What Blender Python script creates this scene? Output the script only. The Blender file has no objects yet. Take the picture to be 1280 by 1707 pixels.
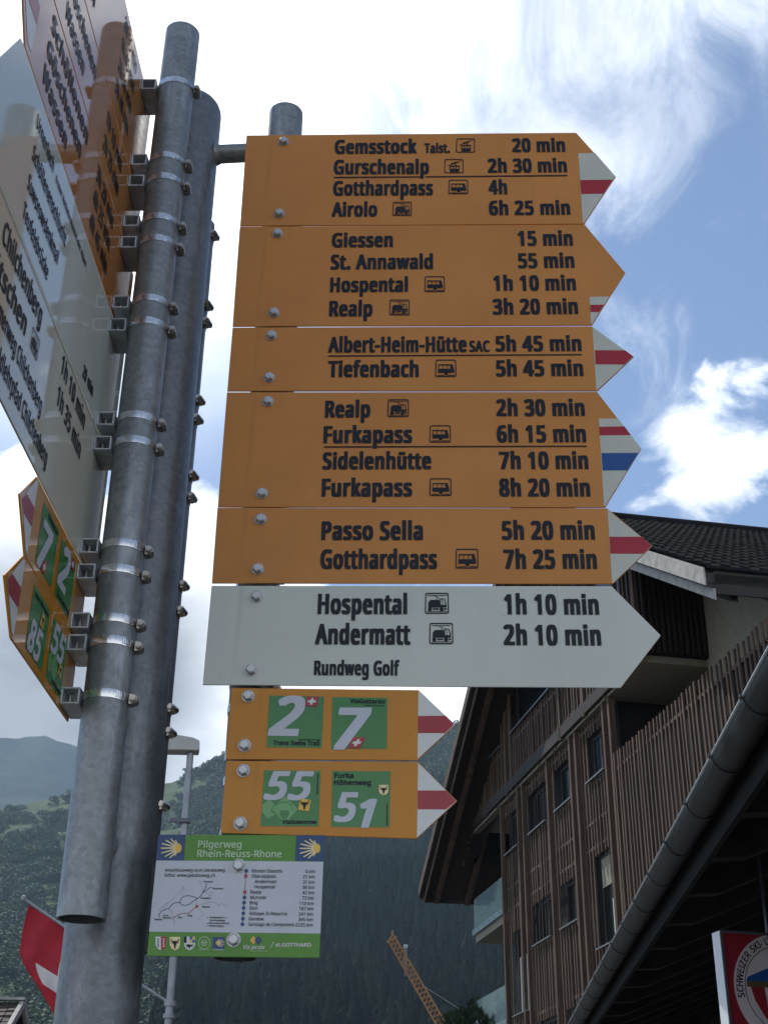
import bpy, bmesh, math, random
import numpy as np
from mathutils import Vector, Matrix
from math import radians as R_, sin, cos, pi

# ------------------------------------------------------------------ camera, sky, sun, exposure
scene = bpy.context.scene
COL = scene.collection
F_, CX_, CY_ = 2200.0, 640.0, 853.5            # focal length and centre of the photograph, in its pixels
_u = Vector((46, 4120.5, -F_)).normalized()     # world up seen by the camera (from the vertical vanishing point)
_f = Vector((0, 0, -1))
_y = (_f - _u * _f.dot(_u)).normalized()
_x = _y.cross(_u)
ROT = Matrix((_x, _y, _u))                      # camera -> world
EYE = Vector((0, 0, 1.6))

cd = bpy.data.cameras.new("camera")
cam = bpy.data.objects.new("camera", cd)
COL.objects.link(cam)
cam.matrix_world = Matrix.Translation(EYE) @ ROT.to_4x4()
cd.sensor_fit = 'VERTICAL'
cd.sensor_height = 24
cd.lens = 24 * F_ / 1707
cd.clip_start = 0.05
cd.clip_end = 20000
scene.camera = cam

SUN_EL, SUN_AZ = 56.0, -38.0                    # degrees; azimuth from +Y towards +X
SKY_STRENGTH = 0.10
SUN_STRENGTH = 2.6
scene.view_settings.view_transform = 'Standard'
scene.view_settings.look = 'None'
scene.view_settings.gamma = 1.0
scene.view_settings.exposure = 0.80
scene.cycles.use_denoising = True
scene.cycles.max_bounces = 6
scene.cycles.volume_bounces = 0

world = bpy.data.worlds.new("World")
scene.world = world
world.use_nodes = True


def ray(px, py):
    return ROT @ Vector((px - CX_, -(py - CY_), -F_))


def hit(px, py, p, n):
    d = ray(px, py)
    return EYE + d * ((Vector(p) - EYE).dot(n) / d.dot(n))


def aty(px, py, Y):
    return hit(px, py, Vector((0, Y, 0)), Vector((0, 1, 0)))


def build_world():
    nt = world.node_tree
    N, L = nt.nodes, nt.links
    N.clear()
    out = N.new('ShaderNodeOutputWorld')
    bg = N.new('ShaderNodeBackground')
    sky = N.new('ShaderNodeTexSky')
    sky.sky_type = 'NISHITA'
    sky.sun_disc = False
    sky.sun_elevation = R_(SUN_EL)
    sky.sun_rotation = R_(SUN_AZ)
    sky.altitude = 1400
    sky.air_density = 1.0
    sky.dust_density = 0.6
    sky.ozone_density = 1.6
    tc = N.new('ShaderNodeTexCoord')

    def m(op, a, b=None, c=None, clamp=False):
        n = N.new('ShaderNodeMath'); n.operation = op; n.use_clamp = clamp
        for i, q in enumerate((a, b, c)):
            if q is None: continue
            if isinstance(q, (int, float)): n.inputs[i].default_value = q
            else: L.new(q, n.inputs[i])
        return n.outputs[0]

    def smooth(x, lo, hi, a=0.0, b=1.0):
        n = N.new('ShaderNodeMapRange'); n.interpolation_type = 'SMOOTHSTEP'
        L.new(x, n.inputs[0])
        for i, q in enumerate((lo, hi, a, b)): n.inputs[i + 1].default_value = q
        return n.outputs[0]

    def blob(px, py, rin, rout):
        d = ray(px, py).normalized()
        n = N.new('ShaderNodeVectorMath'); n.operation = 'DOT_PRODUCT'
        L.new(tc.outputs['Generated'], n.inputs[0]); n.inputs[1].default_value = d
        return smooth(n.outputs['Value'], cos(R_(rout)), cos(R_(rin)))

    # clouds lie on a flat layer overhead: direction / height
    sep = N.new('ShaderNodeSeparateXYZ'); L.new(tc.outputs['Generated'], sep.inputs[0])
    hz = m('ADD', m('MAXIMUM', sep.outputs['Z'], 0.02), 0.25)
    cmb = N.new('ShaderNodeCombineXYZ')
    L.new(m('DIVIDE', sep.outputs['X'], hz), cmb.inputs[0])
    L.new(m('DIVIDE', sep.outputs['Y'], hz), cmb.inputs[1])

    def noise(scale, detail, rough, off=(0, 0, 0), sc=(1, 1, 1), rot=0.0, dist=0.0):
        mp = N.new('ShaderNodeMapping'); L.new(cmb.outputs[0], mp.inputs[0])
        mp.inputs['Location'].default_value = off
        mp.inputs['Scale'].default_value = sc
        mp.inputs['Rotation'].default_value = (0, 0, rot)
        n = N.new('ShaderNodeTexNoise'); L.new(mp.outputs[0], n.inputs['Vector'])
        n.inputs['Scale'].default_value = scale
        n.inputs['Detail'].default_value = detail
        n.inputs['Roughness'].default_value = rough
        n.inputs['Distortion'].default_value = dist
        return n.outputs[0]

    n_cum = noise(9.0, 10, 0.58, (3.1, 1.7, 0), dist=0.35)
    n_cir = noise(9.0, 10, 0.66, (0.3, 4.2, 0), (1.0, 0.5, 1), 0.5, 0.8)
    n_shade = noise(7.0, 8, 0.55, (7.7, 2.2, 0))
    # where the cumulus stands in this sky
    w = m('MULTIPLY', blob(1110, 600, 1.0, 8.0), 0.42)
    w = m('ADD', w, m('MULTIPLY', blob(1220, 720, 0.5, 4.5), 0.16))
    w = m('ADD', w, m('MULTIPLY', blob(1260, 860, 1.0, 4.0), 0.15))
    w = m('ADD', w, m('MULTIPLY', blob(60, 1080, 5.0, 10.5), 0.5))
    w = m('ADD', w, m('MULTIPLY', blob(330, 1050, 4.0, 7.5), 0.5))
    w = m('ADD', w, m('MULTIPLY', blob(730, 1200, 2.0, 6.5), 0.45))
    w = m('ADD', w, m('MULTIPLY', blob(100, -20, 9.0, 17.0), 0.5))
    w = m('SUBTRACT', w, m('MULTIPLY', blob(1080, 250, 8.0, 16.0), 0.34))
    w = m('SUBTRACT', w, m('MULTIPLY', blob(800, 800, 1.0, 6.0), 0.1))
    low = smooth(sep.outputs['Z'], 0.45, 0.2, 0.0, 0.25)
    w = m('ADD', w, low)
    behind = smooth(sep.outputs['Y'], 0.1, -0.3, 0.0, 0.22)
    w = m('ADD', w, behind)
    cum = smooth(m('ADD', n_cum, w), 0.72, 0.92)
    c_amt = m('MULTIPLY', blob(830, -50, 4.0, 14.0), 0.33)
    c_amt = m('ADD', c_amt, m('MULTIPLY', blob(400, 480, 1.0, 8.0), 0.12))
    cir = smooth(m('ADD', n_cir, c_amt), 0.50, 0.95, 0.0, 0.75)
    # thin veil, a brighter one round the hidden sun
    veil = m('ADD', m('MULTIPLY', blob(60, 20, 2.0, 21.0), 0.8), m('MULTIPLY', blob(340, 560, 1.0, 11.0), 0.10))
    veil = m('MAXIMUM', veil, cir)
    grey = m('ADD', m('MULTIPLY', blob(30, 1220, 2.5, 10.0), 0.74), m('MULTIPLY', blob(300, 1090, 0.5, 4.0), 0.3))
    bright = m('ADD', m('MULTIPLY', smooth(n_shade, 0.38, 0.62, 0.78, 1.0), m('SUBTRACT', 1.0, grey)), m('MULTIPLY', blob(110, 30, 4.0, 22.0), 0.5))

    skyc = N.new('ShaderNodeVectorMath'); skyc.operation = 'SCALE'
    L.new(sky.outputs[0], skyc.inputs[0]); skyc.inputs['Scale'].default_value = 0.88
    def cloudcol(val, k):
        c = N.new('ShaderNodeVectorMath'); c.operation = 'SCALE'
        c.inputs[0].default_value = (0.95 * k, 0.985 * k, 1.04 * k)
        L.new(val, c.inputs['Scale'])
        return c.outputs[0]
    mx1 = N.new('ShaderNodeMix'); mx1.data_type = 'RGBA'
    L.new(veil, mx1.inputs[0]); L.new(skyc.outputs[0], mx1.inputs[6])
    L.new(cloudcol(bright, 9.5), mx1.inputs[7])
    mx2 = N.new('ShaderNodeMix'); mx2.data_type = 'RGBA'
    L.new(cum, mx2.inputs[0]); L.new(mx1.outputs[2], mx2.inputs[6])
    L.new(cloudcol(bright, 10.5), mx2.inputs[7])
    L.new(mx2.outputs[2], bg.inputs['Color'])
    bg.inputs['Strength'].default_value = SKY_STRENGTH
    L.new(bg.outputs[0], out.inputs[0])


build_world()
sd = bpy.data.lights.new("sun", 'SUN')
sd.energy = SUN_STRENGTH
sd.angle = R_(0.5)
sd.color = (1.0, 0.95, 0.87)
sun = bpy.data.objects.new("sun", sd)
COL.objects.link(sun)
_sdir = Vector((sin(R_(SUN_AZ)) * cos(R_(SUN_EL)), cos(R_(SUN_AZ)) * cos(R_(SUN_EL)), sin(R_(SUN_EL))))
sun.rotation_euler = (-_sdir).to_track_quat('-Z', 'Y').to_euler()
sun.location = (-20, 20, 60)

# ------------------------------------------------------------------ helpers
ORG = {}


def link(o):
    COL.objects.link(o)
    return o


def thing(name, label, cat, loc, group=None):
    o = link(bpy.data.objects.new(name, None))
    o.empty_display_size = 0.1
    o.location = loc
    o['label'] = label
    o['category'] = cat
    if group: o['group'] = group
    ORG[o.name] = Vector(loc)
    return o


def tag(o, label, cat, group=None):
    o['label'] = label; o['category'] = cat
    if group: o['group'] = group
    return o


class MB:
    """collects faces in world coordinates; build() links them as one mesh object"""
    def __init__(s):
        s.v = []; s.f = []; s.m = []

    def add(s, vs, fs, mi=0):
        b = len(s.v)
        s.v += [tuple(v) for v in vs]
        for f in fs:
            s.f.append(tuple(b + i for i in f)); s.m.append(mi)

    def frame_box(s, o, ax, ay, az, mi=0):
        """box from corner o along three edge vectors"""
        o, ax, ay, az = Vector(o), Vector(ax), Vector(ay), Vector(az)
        p = [o, o + ax, o + ax + ay, o + ay]
        s.add(p + [q + az for q in p], [(3, 2, 1, 0), (4, 5, 6, 7), (0, 1, 5, 4), (1, 2, 6, 5), (2, 3, 7, 6), (3, 0, 4, 7)], mi)

    def box(s, x0, x1, y0, y1, z0, z1, mi=0):
        s.frame_box((x0, y0, z0), (x1 - x0, 0, 0), (0, y1 - y0, 0), (0, 0, z1 - z0), mi)

    def bar(s, a, b, w, h, up=(0, 0, 1), mi=0):
        a, b = Vector(a), Vector(b)
        d = (b - a); up = Vector(up)
        x = d.cross(up)
        if x.length < 1e-6: x = d.cross(Vector((1, 0, 0)))
        x = x.normalized() * w; y = x.cross(d).normalized() * h
        s.frame_box(a - x / 2 - y / 2, x, y, d, mi)

    def tube(s, a, b, r0, r1=None, n=24, caps=True, mi=0):
        a, b = Vector(a), Vector(b)
        r1 = r0 if r1 is None else r1
        d = (b - a).normalized()
        x = d.cross(Vector((0, 0, 1)))
        if x.length < 1e-4: x = Vector((1, 0, 0))
        x.normalize(); y = d.cross(x)
        vs = []
        for c, r in ((a, r0), (b, r1)):
            for k in range(n):
                t = 2 * pi * k / n
                vs.append(c + (x * cos(t) + y * sin(t)) * r)
        fs = [(k, (k + 1) % n, n + (k + 1) % n, n + k) for k in range(n)]
        if caps: fs += [tuple(range(n - 1, -1, -1)), tuple(range(n, 2 * n))]
        s.add(vs, fs, mi)

    def lathe(s, c, prof, n=32, axis=None, mi=0):
        """prof: list of (radius, z) revolved about the vertical through c"""
        c = Vector(c); vs = []
        for r, z in prof:
            for k in range(n):
                t = 2 * pi * k / n
                vs.append(c + Vector((r * cos(t), r * sin(t), z)))
        fs = []
        for i in range(len(prof) - 1):
            for k in range(n):
                fs.append((i * n + k, i * n + (k + 1) % n, (i + 1) * n + (k + 1) % n, (i + 1) * n + k))
        s.add(vs, fs, mi)

    def prism(s, pts, ext, mi=0):
        """closed polygon pts (3-D) extruded by vector ext"""
        pts = [Vector(p) for p in pts]; n = len(pts); ext = Vector(ext)
        s.add(pts + [p + ext for p in pts],
              [tuple(range(n)), tuple(range(2 * n - 1, n - 1, -1))] + [(k, n + k, n + (k + 1) % n, (k + 1) % n) for k in range(n)], mi)

    def build(s, name, mat, parent=None, smooth=False, fix=True, kind=None, org=None, bevel=0.0):
        me = bpy.data.meshes.new(name)
        o0 = ORG.get(parent.name, Vector()) if parent else (Vector(org) if org is not None else Vector())
        me.from_pydata([(v[0] - o0.x, v[1] - o0.y, v[2] - o0.z) for v in s.v], [], s.f)
        mats = mat if isinstance(mat, (list, tuple)) else [mat]
        for q in mats: me.materials.append(q)
        if len(mats) > 1: me.polygons.foreach_set('material_index', s.m)
        if fix:
            bm = bmesh.new(); bm.from_mesh(me)
            bmesh.ops.recalc_face_normals(bm, faces=bm.faces)
            bm.to_mesh(me); bm.free()
        if smooth:
            me.polygons.foreach_set('use_smooth', [True] * len(me.polygons))
            me.set_sharp_from_angle(angle=R_(38))
        me.update()
        o = link(bpy.data.objects.new(name, me))
        if parent:
            o.parent = parent
            ORG[o.name] = o0
        else:
            o.location = o0
            ORG[o.name] = o0
        if kind: o['kind'] = kind
        if bevel:
            md = o.modifiers.new('bevel', 'BEVEL'); md.width = bevel; md.segments = 2; md.limit_method = 'ANGLE'
        return o


# ------------------------------------------------------------------ materials (all procedural)
def lin(r, g, b):
    f = lambda c: (c / 12.92 if c <= 0.04045 else ((c + 0.055) / 1.055) ** 2.4)
    return (f(r / 255), f(g / 255), f(b / 255))


def pm(name, col, rough=0.5, metal=0.0, var=0.12, scale=12.0, detail=5, bump=0.0, bscale=None, rvar=0.0,
       stretch=(1, 1, 1), col2=None, spec=0.5, lo=0.35, hi=0.65, ior=1.45):
    m = bpy.data.materials.new(name)
    m.use_nodes = True
    nt = m.node_tree; N, L = nt.nodes, nt.links
    b = N['Principled BSDF']
    b.inputs['Roughness'].default_value = rough
    b.inputs['Metallic'].default_value = metal
    b.inputs['Specular IOR Level'].default_value = spec
    b.inputs['IOR'].default_value = ior
    tc = N.new('ShaderNodeTexCoord'); mp = N.new('ShaderNodeMapping')
    L.new(tc.outputs['Object'], mp.inputs[0]); mp.inputs['Scale'].default_value = stretch
    nz = N.new('ShaderNodeTexNoise'); L.new(mp.outputs[0], nz.inputs['Vector'])
    nz.inputs['Scale'].default_value = scale; nz.inputs['Detail'].default_value = detail; nz.inputs['Roughness'].default_value = 0.6
    rp = N.new('ShaderNodeMapRange'); L.new(nz.outputs[0], rp.inputs[0])
    rp.inputs[1].default_value = lo; rp.inputs[2].default_value = hi
    mx = N.new('ShaderNodeMix'); mx.data_type = 'RGBA'
    L.new(rp.outputs[0], mx.inputs[0])
    c2 = col2 or tuple(min(1, c * (1 + var)) for c in col)
    c1 = col if col2 else tuple(c * (1 - var) for c in col)
    mx.inputs[6].default_value = (*c1, 1); mx.inputs[7].default_value = (*c2, 1)
    L.new(mx.outputs[2], b.inputs['Base Color'])
    if rvar:
        rr = N.new('ShaderNodeMapRange'); L.new(nz.outputs[0], rr.inputs[0])
        rr.inputs[1].default_value = 0.3; rr.inputs[2].default_value = 0.7
        rr.inputs[3].default_value = max(0.02, rough - rvar); rr.inputs[4].default_value = rough + rvar
        L.new(rr.outputs[0], b.inputs['Roughness'])
    if bump:
        n2 = N.new('ShaderNodeTexNoise'); L.new(mp.outputs[0], n2.inputs['Vector'])
        n2.inputs['Scale'].default_value = bscale or scale * 3; n2.inputs['Detail'].default_value = 4
        bp = N.new('ShaderNodeBump'); bp.inputs['Strength'].default_value = bump; bp.inputs['Distance'].default_value = 0.01
        L.new(n2.outputs[0], bp.inputs['Height']); L.new(bp.outputs[0], b.inputs['Normal'])
    return m


def galvanised(name, base, seed):
    """zinc bloom: two scales of mottling over a metallic base, streaks running down"""
    m = pm(name, base, 0.44, 0.5, 0.10, 26, 6, bump=0.05, bscale=90, rvar=0.07)
    nt = m.node_tree; N, L = nt.nodes, nt.links
    b = N['Principled BSDF']
    tc = N.new('ShaderNodeTexCoord'); mp = N.new('ShaderNodeMapping'); L.new(tc.outputs['Object'], mp.inputs[0])
    mp.inputs['Scale'].default_value = (1, 1, 0.28); mp.inputs['Location'].default_value = (seed, seed * 2.3, seed)
    nz = N.new('ShaderNodeTexNoise'); L.new(mp.outputs[0], nz.inputs['Vector'])
    nz.inputs['Scale'].default_value = 24; nz.inputs['Detail'].default_value = 9; nz.inputs['Roughness'].default_value = 0.75
    rp = N.new('ShaderNodeMapRange'); L.new(nz.outputs[0], rp.inputs[0]); rp.inputs[1].default_value = 0.53; rp.inputs[2].default_value = 0.68
    vo = N.new('ShaderNodeTexVoronoi'); L.new(tc.outputs['Object'], vo.inputs['Vector']); vo.inputs['Scale'].default_value = 150
    hs = N.new('ShaderNodeMapRange'); sp = N.new('ShaderNodeSeparateColor'); L.new(vo.outputs['Color'], sp.inputs[0]); L.new(sp.outputs[0], hs.inputs[0])
    hs.inputs[3].default_value = 0.86; hs.inputs[4].default_value = 1.14
    old = b.inputs['Base Color'].links[0].from_socket
    sc = N.new('ShaderNodeVectorMath'); sc.operation = 'SCALE'; L.new(old, sc.inputs[0]); L.new(hs.outputs[0], sc.inputs['Scale'])
    mx = N.new('ShaderNodeMix'); mx.data_type = 'RGBA'
    L.new(rp.outputs[0], mx.inputs[0]); L.new(sc.outputs[0], mx.inputs[6]); mx.inputs[7].default_value = (*[min(1, c * 1.6) for c in base], 1)
    L.new(mx.outputs[2], b.inputs['Base Color'])
    return m


M = {}
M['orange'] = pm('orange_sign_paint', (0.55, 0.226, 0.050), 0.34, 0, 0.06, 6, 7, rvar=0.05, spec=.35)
M['orange_pure'] = pm('bright_orange_sign_paint', (0.55, 0.228, 0.025), 0.34, 0, 0.05, 6, 7, rvar=0.05, spec=.35)  # purer orange with less blue, for the small route-number boards
M['white_sign'] = pm('white_sign_paint', (0.57, 0.60, 0.535), 0.36, 0, 0.045, 5, 7, rvar=0.05, spec=.35)
M['orange_gloss'] = pm('orange_sign_laminate', (0.47, 0.195, 0.055), 0.04, 0, 0.05, 7, 6, rvar=0.015, ior=2.1)
M['orange_pure_gloss'] = pm('bright_orange_sign_laminate', (0.52, 0.225, 0.022), 0.045, 0, 0.05, 7, 6, rvar=0.015, ior=1.55)
M['white_gloss'] = pm('white_sign_laminate', (0.58, 0.61, 0.55), 0.045, 0, 0.04, 5, 6, rvar=0.015, ior=1.75)
M['cream_film'] = pm('cream_film', (0.52, 0.53, 0.455), 0.35, 0, 0.04, 20)
M['cream_sign'] = pm('cream_sign_paint', (0.58, 0.57, 0.47), 0.05, 0, 0.04, 5, 6, rvar=0.02, ior=1.55)
M['black_print'] = pm('black_print', (0.014, 0.016, 0.022), 0.4, 0, 0.15, 30, spec=.25)
M['white_film'] = pm('white_film', (0.66, 0.67, 0.64), 0.25, 0, 0.05, 20)
M['red_film'] = pm('red_film', (0.36, 0.018, 0.030), 0.25, 0, 0.08, 20)
M['blue_film'] = pm('blue_film', (0.015, 0.075, 0.26), 0.25, 0, 0.08, 20)
M['green_film'] = pm('green_film', (0.042, 0.20, 0.05), 0.22, 0, 0.06, 20)
M['lightgreen_film'] = pm('pale_green_film', (0.14, 0.36, 0.13), 0.22, 0, 0.06, 20)
M['lime_film'] = pm('lime_film', (0.072, 0.235, 0.014), 0.3, 0, 0.05, 20)
M['info_white'] = pm('info_board_white', (0.50, 0.53, 0.58), 0.3, 0, 0.04, 20)
M['navy_film'] = pm('navy_film', (0.002, 0.045, 0.15), 0.3, 0, 0.06, 20)
M['yellow_film'] = pm('yellow_film', (0.75, 0.46, 0.06), 0.3, 0, 0.08, 20)
M['pale_yellow'] = pm('pale_yellow_film', (0.8, 0.68, 0.35), 0.3, 0, 0.08, 20)
M['grey_print'] = pm('grey_print', (0.30, 0.32, 0.36), 0.4, 0, 0.1, 20)
def weather(m, k=.90, sc=(38, 38, 2.2), lo=.60, hi=.72):
    """thin rain streaks and dust running down a painted face"""
    nt = m.node_tree; N, L = nt.nodes, nt.links
    b = N['Principled BSDF']
    tc = N.new('ShaderNodeTexCoord'); mp = N.new('ShaderNodeMapping'); L.new(tc.outputs['Object'], mp.inputs[0]); mp.inputs['Scale'].default_value = sc
    nz = N.new('ShaderNodeTexNoise'); L.new(mp.outputs[0], nz.inputs['Vector']); nz.inputs['Scale'].default_value = 1.0; nz.inputs['Detail'].default_value = 7; nz.inputs['Roughness'].default_value = .65
    n2 = N.new('ShaderNodeTexNoise'); L.new(tc.outputs['Object'], n2.inputs['Vector']); n2.inputs['Scale'].default_value = 260; n2.inputs['Detail'].default_value = 2
    r1 = N.new('ShaderNodeMapRange'); L.new(nz.outputs[0], r1.inputs[0]); r1.inputs[1].default_value = lo; r1.inputs[2].default_value = hi; r1.inputs[3].default_value = 1.0; r1.inputs[4].default_value = k
    r2 = N.new('ShaderNodeMapRange'); L.new(n2.outputs[0], r2.inputs[0]); r2.inputs[1].default_value = .70; r2.inputs[2].default_value = .78; r2.inputs[3].default_value = 1.0; r2.inputs[4].default_value = .72
    mu = N.new('ShaderNodeMath'); mu.operation = 'MULTIPLY'; L.new(r1.outputs[0], mu.inputs[0]); L.new(r2.outputs[0], mu.inputs[1])
    old = b.inputs['Base Color'].links[0].from_socket
    scn = N.new('ShaderNodeVectorMath'); scn.operation = 'SCALE'; L.new(old, scn.inputs[0]); L.new(mu.outputs[0], scn.inputs['Scale'])
    L.new(scn.outputs[0], b.inputs['Base Color'])


for _k in ('orange', 'orange_pure', 'white_sign'): weather(M[_k])
for _k in ('orange_gloss', 'orange_pure_gloss', 'white_gloss', 'cream_sign'): weather(M[_k], .94)
M['galv'] = galvanised('galvanised_steel', (0.225, 0.243, 0.25), 1.3)
M['galv_dark'] = galvanised('galvanised_steel_shaded', (0.165, 0.176, 0.188), 5.1)  # same steel, with the shade on the main post put into a darker base
M['galv_block'] = pm('galvanised_profile', (0.50, 0.52, 0.53), 0.5, 0.45, 0.2, 40, 6, bump=0.05)
M['stainless'] = pm('stainless_band', (0.62, 0.62, 0.62), 0.18, 0.95, 0.06, 30, 4, rvar=0.06)
M['screw'] = pm('screw_steel', (0.40, 0.37, 0.33), 0.3, 0.85, 0.12, 60, 3, rvar=0.06)
M['bolt'] = pm('bolt_steel', (0.46, 0.47, 0.47), 0.36, 0.5, 0.16, 120, 4, rvar=0.1)

# ------------------------------------------------------------------ lettering
def load_font():
    try:
        import os
        p = os.path.join(bpy.utils.resource_path('LOCAL'), 'datafiles', 'fonts', 'NotoSansHebrew-Regular.woff2')
        return bpy.data.fonts.load(p)
    except Exception:
        return None


FONT = load_font()
# style: (stroke growth across, stroke growth up and down, slant, letter spacing), in ems
STYLE = {
    'cond': (0.061, 0.021, 0.0, 1.14),      # bold condensed grotesque of the destination lines
    'thin': (0.036, 0.012, 0.0, 1.10),
    'sans': (0.010, 0.006, 0.0, 1.0),       # plain sans of the information board
    'semi': (0.024, 0.014, 0.0, 1.03),
    'bold': (0.042, 0.022, 0.0, 1.06),
    'num': (0.036, 0.024, 0.26, 1.08),      # heavy slanted route numbers
    'ital': (0.014, 0.008, 0.22, 1.0),
}
_GC = {}


def glyphs(s, style):
    key = (s, style)
    if key in _GC: return _GC[key]
    gx, gy, shear, space = STYLE[style]
    cu = bpy.data.curves.new('t', 'FONT')
    cu.body = s
    if FONT: cu.font = FONT
    cu.shear = shear
    cu.space_character = space
    cu.resolution_u = 5
    ob = link(bpy.data.objects.new('t', cu))
    bpy.context.view_layer.update()
    me = bpy.data.meshes.new_from_object(ob.evaluated_get(bpy.context.evaluated_depsgraph_get()))
    v0 = [(v.co.x, v.co.y) for v in me.vertices]
    f0 = [tuple(p.vertices) for p in me.polygons]
    bpy.data.objects.remove(ob)
    bpy.data.meshes.remove(me)
    vs, fs = [], []
    for i, (dx, dy) in enumerate([(0, 0)] + [(i / 2, j / 2) for i in range(-2, 3) for j in range(-2, 3) if max(abs(i), abs(j)) == 2]):    # printed strokes grown by overprinting
        k = len(vs)
        vs += [(x + dx * gx, y + dy * gy, i * 1e-5) for x, y in v0]
        fs += [tuple(j + k for j in f) for f in f0]
    _GC[key] = (vs, fs)
    return _GC[key]


def capheight(style):
    return max(v[1] for v in glyphs('H', style)[0])


class Plane:
    """vertical plane: point p (z = 0), direction d along the text, n towards the viewer"""
    def __init__(s, p, d, n):
        s.p, s.d, s.n = Vector(p), Vector(d).normalized(), Vector(n).normalized()

    def uv(s, px, py):
        h = hit(px, py, s.p, s.n)
        return Vector(((h - s.p).dot(s.d), h.z))

    def pt(s, uv, h=0.0):
        return s.p + s.d * uv[0] + Vector((0, 0, uv[1])) + s.n * h


def put_text(pl, s, a, b, up, style, mat, parent, h=0.0009, name='lettering', mb=None):
    """text s with its ink from a to b along the baseline (uv), capitals as tall as vector up (uv)"""
    vs, fs = glyphs(s, style)
    x0 = min(v[0] for v in vs); x1 = max(v[0] for v in vs); ch = capheight(style)
    a, b, up = Vector(a), Vector(b), Vector(up)
    out = [pl.pt(a + (b - a) * ((x - x0) / (x1 - x0)) + up * (y / ch), h + z) for x, y, z in vs]
    if mb is not None:
        mb.add(out, fs); return None
    q = MB(); q.add(out, fs)
    return q.build(name, mat, parent, fix=False)


def line(pl, parent, s, xl, yl, xr, yr, cap, style='cond', mat='black_print', h=0.0009, mb=None):
    """text placed by the pixels of its baseline ends and its capital height in the photograph"""
    a = pl.uv(xl, yl); b = pl.uv(xr, yr); t = pl.uv(xl, yl - cap)
    return put_text(pl, s, a, b, (0, t.y - a.y), style, M[mat], parent, h, mb=mb)


def patch(pl, parent, pts, mat, name, h, uv=False):
    q = MB(); q.add([pl.pt(p if uv else pl.uv(*p), h) for p in pts], [tuple(range(len(pts)))])
    return q.build(name, M[mat] if isinstance(mat, str) else mat, parent, fix=False)


def quadmap(c):
    """bilinear map of a unit square (a right, b down) onto four uv corners TL TR BR BL"""
    tl, tr, br, bl = [Vector(q) for q in c]
    return lambda a, b: (tl * (1 - a) + tr * a) * (1 - b) + (bl * (1 - a) + br * a) * b


def shape(mb, pl, fm, pts, h):
    mb.add([pl.pt(fm(*p), h) for p in pts], [tuple(range(len(pts)))])


def ring(mb, pl, fm, outer, inner, h):
    n = len(outer)
    mb.add([pl.pt(fm(*p), h) for p in outer] + [pl.pt(fm(*p), h) for p in inner], [(k, (k + 1) % n, n + (k + 1) % n, n + k) for k in range(n)])


def circ(x, y, r, n=14, asp=1.0):
    return [(x + r * cos(2 * pi * k / n), y + r * asp * sin(2 * pi * k / n)) for k in range(n)]


def rrect(x0, y0, x1, y1, r):
    o = []
    for cx, cy, t0 in ((x1 - r, y1 - r, 0), (x0 + r, y1 - r, 90), (x0 + r, y0 + r, 180), (x1 - r, y0 + r, 270)):
        for k in range(4):
            t = R_(t0 + 30 * k); o.append((cx + r * cos(t), cy + r * sin(t)))
    return o


def rect(x0, y0, x1, y1): return [(x0, y0), (x1, y0), (x1, y1), (x0, y1)]


def pictogram(pl, parent, kind, corners, h=0.0009):
    fm = quadmap(corners); mb = MB()
    ring(mb, pl, fm, rrect(0, 0, 1, 1, .09), rrect(.045, .055, .955, .945, .06), h)
    P = lambda pts: shape(mb, pl, fm, pts, h)
    if kind == 'bus':
        P(rect(.13, .27, .84, .33)); P(rect(.13, .53, .78, .76)); P(rect(.13, .33, .17, .53)); P(rect(.34, .33, .37, .53)); P(rect(.55, .33, .58, .53))
        P([(.70, .33), (.84, .33), (.90, .60), (.90, .76), (.785, .76), (.785, .53), (.74, .53)])
        P(circ(.52, .80, .085, asp=1.15)); P(rect(.12, .88, .44, .915)); P(rect(.60, .88, .92, .915))
    elif kind == 'train':
        P(rect(.14, .42, .62, .70)); P([(.62, .58), (.90, .58), (.90, .70), (.62, .70)]); P(rect(.62, .27, .66, .58))
        P([(.66, .27), (.80, .27), (.80, .31), (.66, .31)]); P([(.72, .31), (.745, .31), (.745, .58), (.72, .58)])
        P([(.80, .27), (.84, .30), (.905, .58), (.86, .58)]); P(rect(.20, .34, .60, .42))
        P(rect(.10, .115, .90, .145)); P([(.42, .145), (.60, .235), (.575, .255), (.40, .165)]); P([(.60, .235), (.48, .345), (.45, .335), (.57, .245)])
        for x in (.21, .70): P(circ(x, .785, .085, asp=1.1))
        P(rect(.33, .74, .58, .81)); P(rect(.80, .74, .91, .81)); P(rect(.10, .875, .92, .905))
    else:
        P([(.16, .47), (.88, .09), (.89, .12), (.17, .50)]); P([(.34, .30), (.72, .16), (.74, .24), (.36, .40)])
        P([(.55, .28), (.60, .28), (.62, .48), (.56, .48)]); P(rect(.27, .46, .80, .53)); P(rect(.29, .70, .78, .90))
        for x in (.27, .43, .58, .75): P(rect(x, .53, x + .045, .70))
    return mb.build('pictogram', M['black_print'], parent, fix=False)


def pict(pl, parent, kind, x0, y0, x1, y1):
    sl = (x0 - 700) * 0.0785 / 915                          # verticals lean a little in the photograph
    return pictogram(pl, parent, kind, [pl.uv(x0 + 1, y0), pl.uv(x1, y0), pl.uv(x1 + (y1 - y0) * .02, y1), pl.uv(x0, y1)])


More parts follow.
